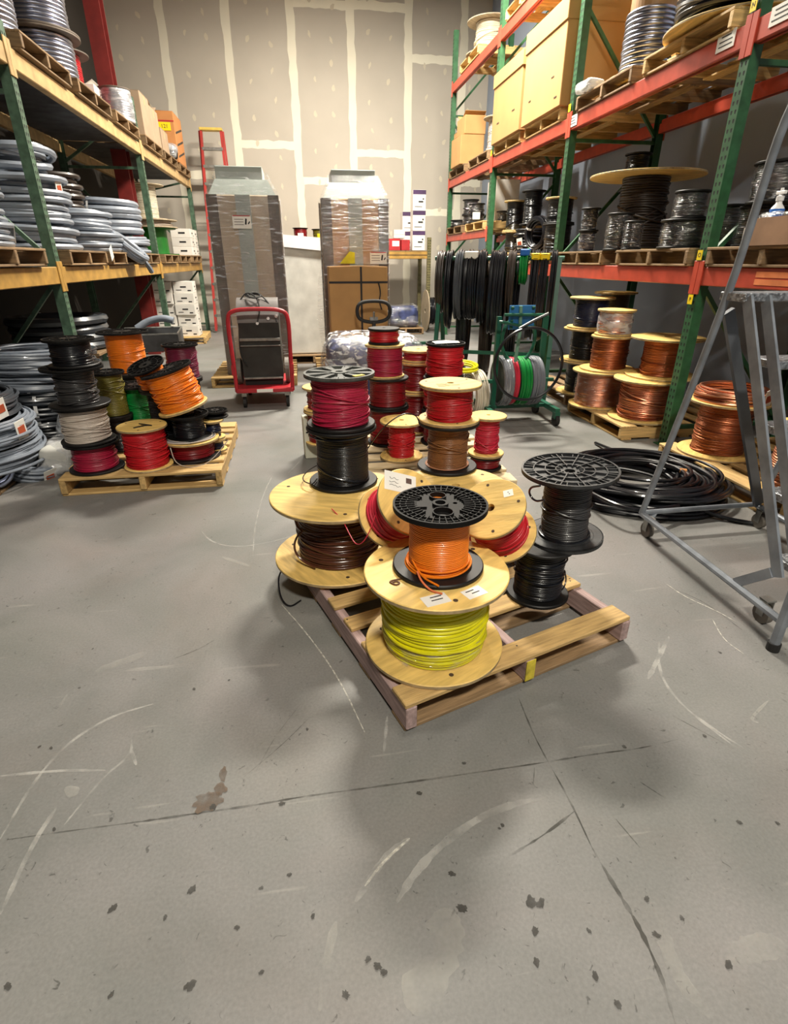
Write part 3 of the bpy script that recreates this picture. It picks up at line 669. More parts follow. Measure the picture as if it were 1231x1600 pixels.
# brown wooden reel + black reel + magenta reel
s = stack(531, 866, PH, [dict(label='large wooden reel of dark brown cable overhanging the front pallet', top=769, rpx=104, wpx=62, wire='brown', wr=.0062, seg=64, bolts=3, rough=.5, loose=5, twist=2.1, hole=.02, bulge=.02, name='wooden_cable_reel')])
br, btop = s; bh = btop.z-PH
R2 = m_of(104, btop)
MB().tube([(-.17, -.06, .30), (-.195, -.075, .26), (-.19, -.085, .21), (-.17, -.10, .19)], .005, 7, smooth=3).build('loose_turn', WIRE['brown'], br, smooth=True)
MB().tube([(-.165, -.10, .19), (-.20, -.10, .15), (-.21, -.09, .09), (-.18, -.11, .045), (-.12, -.16, .03)], .005, 7, smooth=3).build('loose_turn', WIRE['brown'], br, smooth=True)
tail(br, [PZ(440, 890, .12), PZ(434, 905, .06), PZ(438, 935, .01), PZ(452, 950, .006), PZ(470, 938, .006)], .004, WIRE['black'])
s = stack(537, 752, btop.z, [dict(label='black plastic reel of glossy black wire standing on the brown reel', top=664, rpx=55, wpx=40, wire='black', wr=.0034, fb='plain', ft='plain', seg=56, rough=.25, loose=2, name='plastic_cable_reel'),
    dict(label='black reel of magenta wire topping the stack on the brown reel', top=581, rpx=55.5, wpx=44, wire='magenta', wr=.0034, fb='plain', ft='spoke', seg=56, rough=.45, loose=6, name='plastic_cable_reel')])
bk, mg, mtop = s
for k in range(4):
    MB().tube([((.104+.006*k)*math.cos(a), (.104+.006*k)*math.sin(a), .022+.004*math.sin(a*2+k)) for a in (2*pi*i/48 for i in range(48))], .0036, 7, closed=True).build('loose_turn', WIRE['magenta'], mg, smooth=True)
hb = mg.location.z-bk.location.z
for k in range(3):
    MB().tube([((.128+.010*k)*math.cos(a), (.128+.010*k)*math.sin(a)-.004, hb-.022+.010*math.sin(a+.5*k)) for a in (2*pi*i/56 for i in range(56))], .0032, 6, closed=True).build('loose_turn', WIRE['black'], bk, smooth=True)
tail(bk, [PZ(575, 700, .62), PZ(600, 665, .75), PZ(630, 645, .80), PZ(650, 648, .78), PZ(655, 660, .75)], .0028, WIRE['black'])
tail(bk, [PZ(505, 722, .49), PZ(480, 735, .475), PZ(470, 750, .475), PZ(488, 758, .475), PZ(495, 748, .474)], .0028, WIRE['black'])
MB().tube([(-.03, -.112, .03), (.01, -.118, .05), (.06, -.10, .085), (.10, -.05, .12)], .003, 6, smooth=2).build('loose_turn', WIRE['grey_black'], bk, smooth=True)
MB().box((.075, -.10, mtop.z-mg.location.z+.001), (.05, .022, .002), (0, 0, .5)).build('yellow_sticker', M('tag_yellow'), mg)
# two red reels leaning on each other behind the orange reel
def leaning(label, ptop, plow, t1, dt, R, wire, rwf=.74, Rb=None):
    a = O0+ray(*ptop)*t1; b = O0+ray(*plow)*(t1+dt); d = a-b; h = d.length
    e = d.to_track_quat('Z', 'Y').to_euler()
    return reel(label, b, R, h, wire, .0034, seg=64, rot=e, rw=R*rwf, rough=.35, loose=2, bolts=4, hole=.016, twist=.4, name='wooden_cable_reel')
lr = leaning('tilted wooden reel of pink red wire with a handwritten label on its face', (641, 783), (606, 808), 2.03, .15, .134, 'pink_red', .82)
rr_ = leaning('tilted wooden reel of crimson wire with a small white sticker on its face', (766, 793), (787, 836), 1.98, .15, .130, 'red', .80)
hL = (O0+ray(641, 783)*2.03-(O0+ray(606, 808)*2.18)).length
iw = lr.matrix_basis.inverted()
q = iw @ (O0+ray(627, 753)*2.03); zt = hL+.0006
def face_paper(par, c, wx, wy, ang, nm='handwritten_label'):
    o = MB().box((0, 0, 0), (wx, wy, .0008)).build(nm, M('paper'), par, (c.x, c.y, zt), (0, 0, ang)); return o
lt = iw.to_3x3() @ (ray(640, 752)-ray(600, 752)); ang = math.atan2(lt.y, lt.x)
fp = face_paper(lr, q, .135, .078, ang)
for k, yy in enumerate((.012, -.004, -.018)):
    MB().tube([(-.046+.006*i+random.uniform(-.002, .002), yy+random.uniform(-.005, .005), .0012) for i in range(7+2*(k == 2))], .0007, 4, smooth=1).build('pen_scrawl', M('ink'), fp)
MB().box((.036, .014, .0008), (.024, .022, .0006)).build('dark_square_print', mat('brown_print', (96, 74, 66), .7), fp)
iw2 = rr_.matrix_basis.inverted(); q = iw2 @ (O0+ray(795, 773)*1.99)
hR = (O0+ray(766, 793)*1.98-(O0+ray(787, 836)*2.13)).length; zt = hR+.0006
lt = iw2.to_3x3() @ (ray(800, 773)-ray(760, 773)); fp = face_paper(rr_, q, .036, .03, math.atan2(lt.y, lt.x), 'paper_sticker')
MB().box((0, .004, .0006), (.004, .003, .0006)).build('print_line', M('ink'), fp); MB().box((.004, -.004, .0006), (.004, .003, .0006)).build('print_line', M('ink'), fp)
MB().tube([iw @ (O0+ray(x, y)*t) for x, y, t in ((595, 792, 2.06), (588, 800, 2.03), (580, 825, 2.03), (568, 848, 2.05), (556, 852, 2.1), (546, 835, 2.14), (535, 812, 2.22), (518, 795, 2.25))], .002, 7, smooth=3).build('wire_tail', WIRE['pink_red'], lr, smooth=True)
MB().tube([iw2 @ (O0+ray(x, y)*t) for x, y, t in ((743, 828, 1.965), (748, 838, 1.97), (765, 845, 2.0), (785, 852, 2.04))], .002, 7, smooth=3).build('wire_tail', WIRE['red'], rr_, smooth=True)
# black reels at the pallet's right end
s = stack(838, 926, PH, [dict(label='lower black reel of shiny black cable at the right end of the front pallet', top=846, rpx=50, wpx=37, wire='black', wr=.0040, fb='plain', ft='plain', seg=56, rough=.3, loose=3, name='plastic_cable_reel'),
    dict(label='scuffed grey black reel on top of the black reel at the front pallet right end', top=731, rpx=74, wpx=36, wire='grey_black', wr=.0040, fb='web', ft='web', seg=64, rough=.25, loose=2, off=(.10, .03), Rb=.155, rot=(0, -.045, 0), name='plastic_cable_reel')])
lb_, ub, utop = s
for k in range(3):
    MB().tube([((.085+.007*k)*math.cos(a), (.085+.007*k)*math.sin(a), .02+.004*math.sin(a*2+k)) for a in (2*pi*i/48 for i in range(48))], .0040, 7, closed=True).build('loose_turn', WIRE['black'], ub, smooth=True)
tail(ub, [PZ(850, 755, .68), PZ(834, 757, .66), PZ(831, 768, .62), PZ(840, 780, .60), PZ(855, 778, .62)], .004, WIRE['black'])
tail(lb_, [PZ(870, 930, .16), PZ(884, 915, .17), PZ(884, 895, .22), PZ(876, 890, .24)], .003, WIRE['black'])
# back wooden reel carrying the tan-brown and red reels
b = PZ(712, 758, .40)
wr_ = reel('broad wooden reel under the tan brown wire reel at the back of the front pallet', (b.x, b.y, PH), .262, .40-PH, 'dark_red', .006, seg=64, rw=.17, bolts=3, hole=.02, twist=2.6, name='wooden_cable_reel')
s = stack(698, 729, .4005, [dict(label='black plastic reel of tan brown wire behind the orange reel', top=657, rpx=48, wpx=31, wire='tan_brown', wr=.0032, fb='plain', ft='plain', seg=56, rough=.3, loose=3, name='plastic_cable_reel'),
    dict(label='wooden reel of crimson wire on top of the tan brown wire reel', top=598, rpx=49, wpx=35, wire='red', wr=.0030, seg=56, rough=.35, loose=4, bolts=3, name='wooden_cable_reel')])
tb, rd, rtop = s
for k in range(2):
    MB().tube([((.108+.005*k)*math.cos(a), (.108+.005*k)*math.sin(a), .021+.003*math.sin(a+k*2)) for a in (2*pi*i/48 for i in range(48))], .0032, 7, closed=True).build('loose_turn', mat('pale_tan_wire', (188, 130, 96), .4), tb, smooth=True)
hr = rtop.z-rd.location.z
o = text_mesh('', .02, M('ink')); bpy.data.meshes.remove(o)
for k in range(3): MB().tube([(-.08+.014*i, -.03-.022*k+random.uniform(-.005, .005), hr+.0005) for i in range(5+4*(k == 1))], .0008, 4).build('faint_print', mat('faded_stamp', (170, 130, 74), .7), rd)
# ================================================================== SECOND PALLET: RED REELS
pallet('pale pallet under the cluster of red wire reels behind the front pallet', (.28, 3.05, 0), 0.0, m=mat('pale_pallet_wood', (222, 200, 160), .7, var=.1, scale=5, stretch=(1.2, 14, 14), rnd=.08))
stack(627, 714, PH, [dict(label='narrow wooden reel of scarlet wire between the magenta and tan brown stacks', top=656, rpx=34, wpx=20, wire='red', wr=.0042, seg=48, rough=.6, loose=5, bolts=3, fill=(0, .98), name='wooden_cable_reel')])
s = stack(757, 730, PH, [dict(label='low black reel of dark red wire under the pink red reel by the floor aisle', top=709, rpx=26, wpx=22, wire='dark_red', wr=.004, fb='plain', ft='plain', seg=40, name='plastic_cable_reel'),
    dict(label='wooden reel of pink red wire at the right of the red cluster', top=648, rpx=28.5, wpx=18, wire='pink_red', wr=.0042, seg=48, rough=.6, loose=4, name='wooden_cable_reel')])
s = stack(606, 690, PH, [dict(label='bottom dark red reel at the back left of the red cluster', top=634, rpx=33, wpx=28, wire='dark_red', wr=.004, fb='plain', ft='plain', seg=40, name='plastic_cable_reel'),
    dict(label='black reel of deep red wire, second in the tall back stack of the red cluster', top=588, rpx=33, wpx=28, wire='dark_red', wr=.0036, fb='plain', ft='plain', seg=40, rough=.4, name='plastic_cable_reel'),
    dict(label='wooden reel of crimson magenta wire, third in the tall back stack of the red cluster', top=537, rpx=31, wpx=27.5, wire='magenta', wr=.0036, seg=40, rough=.5, loose=3, name='wooden_cable_reel', off=(-.02, 0)),
    dict(label='small reel of scarlet wire topping the tall back stack of the red cluster', top=512, rpx=25, wpx=23, wire='red', wr=.0034, fb='plain', ft='plain', seg=36, rough=.5, name='plastic_cable_reel', off=(-.005, 0))])
s = stack(690, 690, PH, [dict(label='bottom dark red reel behind the tan brown wire stack', top=640, rpx=34, wpx=29, wire='dark_red', wr=.004, fb='plain', ft='plain', seg=40, name='plastic_cable_reel'),
    dict(label='reel of bright red wire half hidden behind the crimson reel', top=588, rpx=33, wpx=30, wire='red', wr=.004, fb='plain', ft='plain', seg=40, rough=.6, loose=5, name='plastic_cable_reel'),
    dict(label='reel of bright red wire with a torn white paper on its black top', top=535, rpx=31, wpx=28.5, wire='red', wr=.004, fb='plain', ft='plastic', seg=40, rough=.6, loose=4, name='plastic_cable_reel')])
r3, tp = s[2], s[3]
MB().add([(-.09, -.07, .0), (.0, -.085, .004), (.09, -.06, .002), (.10, .02, .003), (.02, .06, .005), (-.07, .05, .002), (-.10, 0, .006)], [tuple(range(7))]).build('torn_paper', M('paper'), r3, (0, 0, tp.z-r3.location.z+.002))
s = stack(651, 672, PH, [dict(label='rear dark red wooden reel at the bottom behind the red cluster', top=610, rpx=30, wpx=24, wire='dark_red', wr=.005, seg=32, name='wooden_cable_reel'),
    dict(label='rear wooden reel of dark red wire seen between the two red stacks', top=564, rpx=29, wpx=24, wire='dark_red', wr=.004, seg=36, name='wooden_cable_reel'),
    dict(label='shallow wooden reel with a bare pale top between the two red stacks', top=545, rpx=28, wpx=23, wire='magenta', wr=.004, seg=36, name='wooden_cable_reel')])
s = stack(508, 690, PH, [dict(label='bottom dark red reel hidden behind the black wire reel', top=640, rpx=31, wpx=25, wire='dark_red', wr=.004, seg=36, name='wooden_cable_reel'),
    dict(label='wooden reel of dark red wire peeking out left of the magenta reel', top=603, rpx=31, wpx=24, wire='dark_red', wr=.004, seg=36, name='wooden_cable_reel')])
b = PZ(497, 718, 0)
t = thing('flat_carton', 'pale upright carton with a hand slot left of the black wire reel', 'carton', (b.x, b.y+.1, 0), (0, 0, .1))
MB().cbox((0, 0, .16), (.20, .12, .32), .004).build('body', mat('pale_green_card', (206, 206, 188), .7), t); MB().box((-.03, -.0602, .21), (.11, .002, .012)).build('hand_slot', M('dark_void'), t)
# ================================================================== LEFT PALLET OF MIXED REELS
pallet('tan pallet on the left holding stacks of mixed colour wire reels', (-1.62, 3.535, 0), .012)
K = dict(fb='plain', ft='plastic', seg=40, name='plastic_cable_reel')
s = stack(153, 731, PH, [dict(label='bottom reel of magenta wire at the left pallet front left corner', top=688, rpx=40, wpx=31, wire='magenta', wr=.0040, rough=.5, loose=2, **K),
    dict(label='reel of beige white wire, second from the bottom at the left pallet corner', top=632, rpx=40, wpx=33, wire='beige', wr=.0040, rough=.6, loose=6, off=(-.01, 0), **K),
    dict(label='reel of charcoal wire with light strands above the beige wire reel', top=572, rpx=45, wpx=29, wire='grey_black', wr=.0044, rough=.6, loose=5, **K),
    dict(label='black wire reel topping the stack at the left pallet corner', top=528, rpx=37, wpx=29, wire='black', wr=.004, off=(.02, 0), **K)])
tp = s[-1]; bk2 = s[3]
s = stack(234, 728, PH, [dict(label='wooden reel of red wire at the middle front of the left pallet', top=664, rpx=37, wpx=31, wire='red', wr=.0042, rough=.7, loose=5, seg=48, bolts=3, name='wooden_cable_reel')])
rl, rlt = s
tail(rl, [(rlt.x-.03, rlt.y-.08, rlt.z+.004), (rlt.x+.04, rlt.y-.03, rlt.z+.006), (rlt.x+.09, rlt.y-.045, rlt.z+.004), (rlt.x-.02, rlt.y+.02, rlt.z+.004)], .0035, WIRE['black'])
tail(rl, [(rlt.x+.16, rlt.y-.02, .25), (rlt.x+.18, rlt.y-.06, .17), (rlt.x+.22, rlt.y-.05, .128), (rlt.x+.30, rlt.y-.10, .128), (rlt.x+.42, rlt.y-.10, .16), (rlt.x+.55, rlt.y-.05, .3)], .003, WIRE['beige'])
s = stack(302, 712, PH, [dict(label='low reel of dark red wire at the front right of the left pallet', top=683, rpx=43, wpx=33, wire='dark_red', wr=.004, fb='plain', ft='wood', seg=40, name='cable_reel'),
    dict(label='black wire reel under the tilted orange reel on the left pallet', top=645, rpx=33, wpx=24, wire='black', wr=.004, **K)])
tp = s[-1]; dr = s[0]; hh = s[1].location.z-dr.location.z
for k in range(5):
    MB().tube([((.145+.009*k)*math.cos(a)-.01, (.145+.009*k)*math.sin(a), hh+.007+.003*math.sin(a*2+k)) for a in (2*pi*i/48 for i in range(48))], .0042, 6, closed=True).build('grey_wire_lap', WIRE['grey' if k % 2 else 'beige'], dr, smooth=True)
b = Vector((tp.x-.01, tp.y, tp.z+.035)); tilt = Vector((-.27, -.05, 1)).normalized().to_track_quat('Z', 'Y').to_euler()
zt_ = zat(b.x, b.y, 574)
ot = reel('tilted reel of bright orange wire on the right of the left pallet', b, m_of(40, Vector((b.x, b.y, zt_))), (zt_-b.z)*1.03, 'orange', .0042, 'wood', 'plastic', seg=48, rot=tilt, rough=.7, loose=7, rw=m_of(34, b), name='cable_reel')
s = stack(222, 690, PH, [dict(label='black reel low behind the red wooden reel on the left pallet', top=655, rpx=30, wpx=24, wire='black', wr=.004, **K),
    dict(label='reel of green wire behind the red wooden reel on the left pallet', top=600, rpx=31, wpx=22, wire='green', wr=.0036, off=(.03, 0), **K)])
s = stack(218, 652, PH, [dict(label='hidden black reel under the rear orange reel on the left pallet', top=582, rpx=34, wpx=27, wire='black', wr=.004, **K),
    dict(label='reel of plain orange wire standing at the back of the left pallet', top=517, rpx=38, wpx=27, wire='orange', wr=.0036, loose=2, **K)])
tp = s[-1]
s = stack(300, 660, PH, [dict(label='rear black reel under the purple wire reel on the left pallet', top=592, rpx=26, wpx=21, wire='black', wr=.004, **K),
    dict(label='reel of dark purple wire at the back right of the left pallet', top=537, rpx=27, wpx=23, wire='purple', wr=.0036, **K)])
b = PZ(252, 640, .45); e = Vector((-.28, -.3, 1)).normalized().to_track_quat('Z', 'Y').to_euler()
reel('small tilted orange wire reel wedged behind the bright orange one', (b.x, b.y, .62), .125, .16, 'orange', .004, 'plastic', 'plastic', seg=40, rot=e, rough=.6, loose=4, rw=.095, name='plastic_cable_reel')
reel('black reel carrying the small tilted orange reel on the left pallet', (b.x, b.y+.02, PH), .11, .46, 'black', .005, 'plain', 'plain', seg=32, rw=.085, name='plastic_cable_reel')
s = stack(192, 700, PH, [dict(label='black reel hidden behind the beige wire stack on the left pallet', top=650, rpx=24, wpx=20, wire='black', wr=.004, **K),
    dict(label='reel of olive wire squeezed behind the charcoal wire reel', top=580, rpx=26, wpx=21, wire='olive', wr=.004, loose=4, **K)])
s = stack(338, 703, PH, [dict(label='small wooden reel of navy wire at the left pallet right edge', top=684, rpx=17, wpx=12, wire='navy', wr=.004, seg=32, name='wooden_cable_reel'),
    dict(label='small wooden reel of black wire stacked at the left pallet right edge', top=655, rpx=17, wpx=11, wire='navy', wr=.004, seg=32, name='wooden_cable_reel'),
    dict(label='thin black plastic reel on top at the left pallet right edge', top=640, rpx=19, wpx=13, wire='black', wr=.004, off=(.02, .06), **K)])
# ================================================================== helpers for cartons, wraps, stacks at a known place
def stack_at(x, y, z0, tiers):
    z = z0; out = []
    for tr in tiers:
        tr = dict(tr); tp = tr.pop('top'); zt = zat(x, y, tp); R = m_of(tr.pop('rpx'), Vector((x, y, zt)))
        if 'wpx' in tr: tr['rw'] = min(m_of(tr.pop('wpx'), Vector((x, y, (z+zt)/2))), R*.97)
        out.append(reel(tr.pop('label'), (x, y, z), R, max(.04, zt-z), tr.pop('wire'), tr.pop('wr'), **tr)); z = max(zt, z+.04)+.0005
    out.append(Vector((x, y, z))); return out
def carton(label, loc, d, m, rz=0.0, seam='y', tape=True, group=None, name='carton', lid=0.0, flaps=False, cat='carton', prints=()):
    t = thing(name, label, cat, loc, (0, 0, rz), group); x, y, z = d
    MB().cbox((0, 0, z/2), (x, y, z), .006).build('body', m, t)
    if lid:
        mb = MB(); mb.cbox((0, 0, z-lid/2+.006), (x+.025, y+.025, lid), .006); mb.build('lid', m, t)
    else:
        for s in (-1, 1):
            if seam == 'y': MB().box((s*x/4, 0, z+.0025), (x/2-.002, y-.004, .004), (0, s*(.02 if not flaps else -.5), 0)).build('flap', m, t)
            else: MB().box((0, s*y/4, z+.0025), (x-.004, y/2-.002, .004), (-s*(.02 if not flaps else -.5), 0, 0)).build('flap', m, t)
    if tape:
        tm = mat('packing_tape', (206, 176, 128), .3, var=.03)
        if seam == 'y': MB().box((0, -y/2-.0007, z-.06), (.05, .001, .11)).build('tape', tm, t)
        else: MB().box((x/2+.0007, 0, z-.06), (.001, .05, .11)).build('tape', tm, t)
    for (side, u, v, wu, hv, mm) in prints:
        if side == 'f': MB().box((u, -y/2-.0012, v), (wu, .0012, hv)).build('printed_panel', M(mm), t)
        if side == 'r': MB().box((x/2+.0012, u, v), (.0012, wu, hv)).build('printed_panel', M(mm), t)
        if side == 'l': MB().box((-x/2-.0012, u, v), (.0012, wu, hv)).build('printed_panel', M(mm), t)
    return t
def rounded(name, d, m, parent, loc, lump=.0, seed=1, bev=.08, sub=3):
    bm = bmesh.new(); bmesh.ops.create_cube(bm, size=1)
    for v in bm.verts: v.co = Vector((v.co.x*d[0], v.co.y*d[1], v.co.z*d[2]))
    bmesh.ops.bevel(bm, geom=bm.edges[:], offset=bev, segments=3, affect='EDGES', profile=.6)
    bmesh.ops.subdivide_edges(bm, edges=[e for e in bm.edges if e.calc_length() > min(d)*.25], cuts=sub, use_grid_fill=True)
    rnd = random.Random(seed); ph = [(Vector((rnd.uniform(-1, 1), rnd.uniform(-1, 1), rnd.uniform(-1, 1))).normalized()*rnd.uniform(6, 22), rnd.random()*6) for _ in range(9)]
    bm.normal_update()
    for v in bm.verts: v.co += v.normal*lump*sum(math.sin(v.co.dot(k)+p) for k, p in ph)/3
    me = bpy.data.meshes.new(name); bm.to_mesh(me); bm.free(); me.materials.append(m); me.polygons.foreach_set('use_smooth', [True]*len(me.polygons))
    return link(name, me, parent, loc)
def stick(t, r, z, wd, hg, m, nm='paper_label'):
    a = math.atan2(-t.location.y, -t.location.x); n = 7; vs = []
    for k in range(n+1):
        q = a+(k/n-.5)*wd/r; vs += [(r*math.cos(q), r*math.sin(q), z-hg/2), (r*math.cos(q), r*math.sin(q), z+hg/2)]
    return MB().add(vs, [(2*k, 2*k+2, 2*k+3, 2*k+1) for k in range(n)]).build(nm, M(m), t)
# ================================================================== LEFT FLOOR: STACKED CONDUIT COILS
CG = 'grey conduit coils stacked on the left floor'
pallet('pallet corner in shadow at the left picture edge under grey coils', (-2.02, 3.58, 0), pi/2, m=pald)
z = PH
for k, (tn, w_, lab, lt) in enumerate(((4, 'conduit', 'bottom grey conduit coil at the left picture edge on the floor pallet', None), (5, 'conduit', 'blue grey conduit coil with a rust printed tag at the left picture edge', (-.25, .10)), (4, 'dark_conduit', 'grey conduit coil with a white and rust tag above the blue grey one', (-.3, .07)), (3, 'dark_conduit', 'dark cable coil topping the stack at the left picture edge', None), (3, 'brown_black', 'brownish black cable coil crowning the left edge stack', None))):
    tr = .0105; tn = int(tn*1.75)
    coil(lab, (-2.36+(.02, .0, -.06, -.12, -.16)[k], 3.98+(.0, .0, .03, .0, .0)[k], z), .46-(0, 0, .03, .05, .08)[k], tn, 4, tr, w_, jit=1.5, seg=44, sides=6, ties=2, tagm=lt, name='conduit_coil', group=CG); z += tn*tr*1.85+tr*1.3
z = .005
for k, (tn, w_, lab) in enumerate(((6, 'dark_conduit', 'lowest dark conduit coil behind the left pallet of reels'), (7, 'dark_conduit', 'middle dark conduit coil leaning behind the left pallet of reels'), (9, 'conduit', 'tall loose grey conduit coil under the left rack post'))):
    coil(lab, (-2.16+.01*k, 4.88, z), .43-.01*k, int(tn*1.6), 4, .011, w_, jit=2.6, seg=44, sides=6, ties=2, name='conduit_coil', group=CG, rot=(0, .03*k, .5*k)); z += int(tn*1.6)*.011*1.85+.03
b = PZ(8, 726, .16)
coil('small grey metal conduit coil standing on edge at the left picture edge', (b.x-.10, b.y, .13), .13, 4, 3, .014, 'steel', rot=(1.2, .2, .5), jit=.5, seg=32, ties=1, name='conduit_coil')
coil('light grey ribbed conduit coil with a white and rust tag near the pallet corner', (-1.98, 3.98+.02, .01), .16, 5, 2, .012, 'conduit', rot=(.15, .25, .2), jit=.7, seg=32, ties=1, tagm=(-.75, .05), name='conduit_coil')
def bag(label, loc, d, seed, core='white_goods', rot=(0, 0, 0), filmn='milky_film', strip=None):
    t = thing('wrapped_bundle', label, 'bundle', loc, rot)
    rounded('contents', (d[0]*.9, d[1]*.9, d[2]*.92), M(core), t, (0, 0, d[2]*.5), .015, seed, min(d)*.25)
    rounded('plastic_film', d, M(filmn), t, (0, 0, d[2]/2+.004), .035, seed+5, min(d)*.28, 5)
    if strip: MB().box((0, -d[1]*.45, d[2]*.9), (d[0]*.35, .02, .03), (.5, .3, .2)).build('pink_label', mat('pink_label', (236, 96, 124), .5), t)
    return t
bag('plastic wrapped bundle with a pink strip between the coils and the left pallet', (-1.74, 4.44, .005), (.28, .34, .40), 3, 'white_goods', (0, 0, .3), strip=True)
bag('low crumpled plastic wrapped bundle on the floor by the left pallet corner', (-1.78, 4.10, .005), (.26, .34, .20), 9, 'white_goods')
# ================================================================== LEFT RACK, LOWER SHELF
ZS = 1.357+.003; ZP = ZS+PH+.001
LB = [(4.05, 'first'), (5.56, 'second'), (6.76, 'third'), (7.96, 'fourth'), (9.32, 'fifth'), (10.52, 'sixth'), (11.72, 'seventh')]
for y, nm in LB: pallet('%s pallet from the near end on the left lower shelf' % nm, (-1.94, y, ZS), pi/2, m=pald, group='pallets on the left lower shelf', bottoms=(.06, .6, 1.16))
def piles(x, y, specs, z, grp):
    for (lab, R, tn, ly, tr, w_, kw) in specs:
        coil(lab, (x+kw.pop('dx', 0), y+kw.pop('dy', 0), z), R, tn, ly, tr, w_, name='conduit_coil', group=grp, seg=40, ties=2, **kw); z += tn*tr*1.85+tr*.8
    return z
SG = 'conduit coils on the left lower shelf'
piles(-2.42, 4.56, [('lower light grey conduit coil nearest the camera on the left shelf', .46, 5, 2, .020, 'conduit', dict(jit=.8, tagm=(.7, .1))), ('upper light grey conduit coil nearest the camera on the left shelf', .44, 5, 2, .020, 'conduit', dict(jit=1.1)), ], ZP, SG)
piles(-2.50, 6.08, [('bottom conduit coil just behind the first left rack post', .46, 4, 2, .026, 'conduit', dict(jit=.8)), ('second conduit coil up behind the first left rack post', .45, 4, 2, .026, 'conduit', dict(jit=.9)), ('third conduit coil with a rust printed tag behind the first left rack post', .44, 3, 2, .028, 'conduit', dict(jit=1.0, tagm=(-.2, .07))), ('peaked top conduit coil behind the first left rack post', .38, 4, 2, .030, 'conduit', dict(jit=1.4))], ZP, SG)
z = piles(-2.40, 7.22, [('low light conduit coil in the middle of the left lower shelf', .42, 4, 2, .024, 'conduit', dict(jit=1.0)), ('banded light conduit coil in the middle of the left lower shelf', .38, 4, 2, .026, 'conduit', dict(jit=1.1))], ZP, SG)
piles(-2.62, 7.22, [('brown black cable coil on top in the middle of the left lower shelf', .36, 7, 2, .026, 'brown_black', dict(jit=.7))], z, SG)
piles(-2.42, 8.46, [('bottom banded conduit coil at the far left shelf pile', .46, 5, 2, .022, 'conduit', dict(jit=.9)), ('fat blue grey conduit coil on the far left shelf pile', .44, 5, 2, .042, 'conduit', dict(jit=.35))], ZP, SG)
coil('loose conduit coil with cut ends hanging over the left shelf edge', (-2.02, 7.55, ZP+.02), .24, 2, 2, .030, 'conduit', rot=(0, -1.05+2*.9, 0), jit=.5, seg=36, ties=0, name='conduit_coil', tail=[(.10, .2, .04), (.22, .12, .03), (.26, .22, .0), (.30, .30, -.04)])
t = thing('shipping_tag', 'white paper tag dangling over the left lower shelf beam', 'tag', (-1.918, 6.66, 1.47), (0, 0, 0)); MB().box((0, 0, 0), (.003, .09, .13), (.5, .1, 0)).build('paper', M('paper'), t)
# green steel reel, discs, white reel, boxes
g = reel('green steel reel on the left lower shelf past the second post', (-2.34, 10.62, ZP), .36, .40, 'white', .01, 'steelgreen', 'steelgreen', seg=40, rw=.20, fill=(0, .02), loose=0, name='steel_cable_reel')
MB().ring(.21, .18, .016, .384, 32).build('core_tube', mat('green_reel_steel', (38, 120, 44), .45), g)
g2 = reel('flat grey wood reel lying on the green steel reel', (-2.34, 10.62, ZP+.401), .40, .12, 'beige', .015, 'greywood', 'greywood', seg=40, rw=.30, name='wooden_cable_reel')
reel('pale bare wooden reel on top above the green steel reel', (-2.40, 10.62, ZP+.522), .33, .50, 'white', .01, 'greywood', 'greywood', seg=40, rw=.20, loose=0, name='wooden_cable_reel')
WG = 'white cartons on the left lower shelf'
for i in range(2):
    for k in range(3):
        carton('%s white printed carton in the %s column at the left shelf far end' % (('bottom', 'middle', 'top')[k], ('nearer', 'farther')[i]), (-2.14, 12.08+i*.40, ZP+k*.152), (.36, .36, .15), M('white_box'), tape=False, group=WG, prints=(('f', .02, .08, .12, .03, 'ink'), ('r', 0, .08, .10, .025, 'ink'), ('r', .1, .04, .06, .02, 'ink')))
# ================================================================== LEFT RACK, FLOOR LEVEL
coil('thick black conduit coil in the dark under the left rack', (-2.62, 6.75, .52), .50, 4, 2, .045, 'dark_conduit', jit=.4, ties=1, name='conduit_coil')
t = thing('crate_stand', 'dark low timber stand under the thick black conduit coil', 'stand', (-2.62, 6.75, 0)); 
for sx in (-.4, .4):
    for sy in (-.4, .4): MB().cbox((sx, sy, .24), (.09, .09, .48), .004).build('leg', pald, t)
MB().cbox((0, 0, .50), (1.0, 1.0, .03), .004).build('deck', pald, t)
c = [PZ(x, y, .56) for x, y in ((189, 533), (258, 524), (272, 508), (214, 510))]
cx_, cy_ = sum(p.x for p in c)/4, sum(p.y for p in c)/4
t = thing('metal_tray_cart', 'grey metal tray cart behind the left pallet of reels', 'cart', (cx_, cy_, 0), (0, 0, .12)); A_, B_ = .36, .40
for nm, ce, d in (('tray_floor', (0, 0, .36), (2*A_, 2*B_, .01)), ('tray_side', (-A_, 0, .46), (.012, 2*B_, .2)), ('tray_side', (A_, 0, .46), (.012, 2*B_, .2)), ('tray_side', (0, -B_, .46), (2*A_, .012, .2)), ('tray_side', (0, B_, .46), (2*A_, .012, .2))):
    MB().box(ce, d).build(nm, M('deck_steel'), t)
MB().tube([(-A_, -B_, .565), (A_, -B_, .565), (A_, B_, .565), (-A_, B_, .565)], .013, 8, closed=True).build('rim', M('galv'), t)
for sx in (-1, 1):
    for sy in (-1, 1):
        MB().box((sx*A_*.9, sy*B_*.9, .22), (.03, .03, .30)).build('leg', M('dark_metal'), t)
        MB().tube([(sx*A_*.9-.015, sy*B_*.9, .05), (sx*A_*.9+.015, sy*B_*.9, .05)], .05, 14).build('caster', M('rubber'), t)
MB().tube([(-.2, .3, .57), (-.05, .32, .66), (.15, .3, .70), (.28, .28, .66)], .045, 12, smooth=2).build('grey_hose', WIRE['conduit'], t, smooth=True)
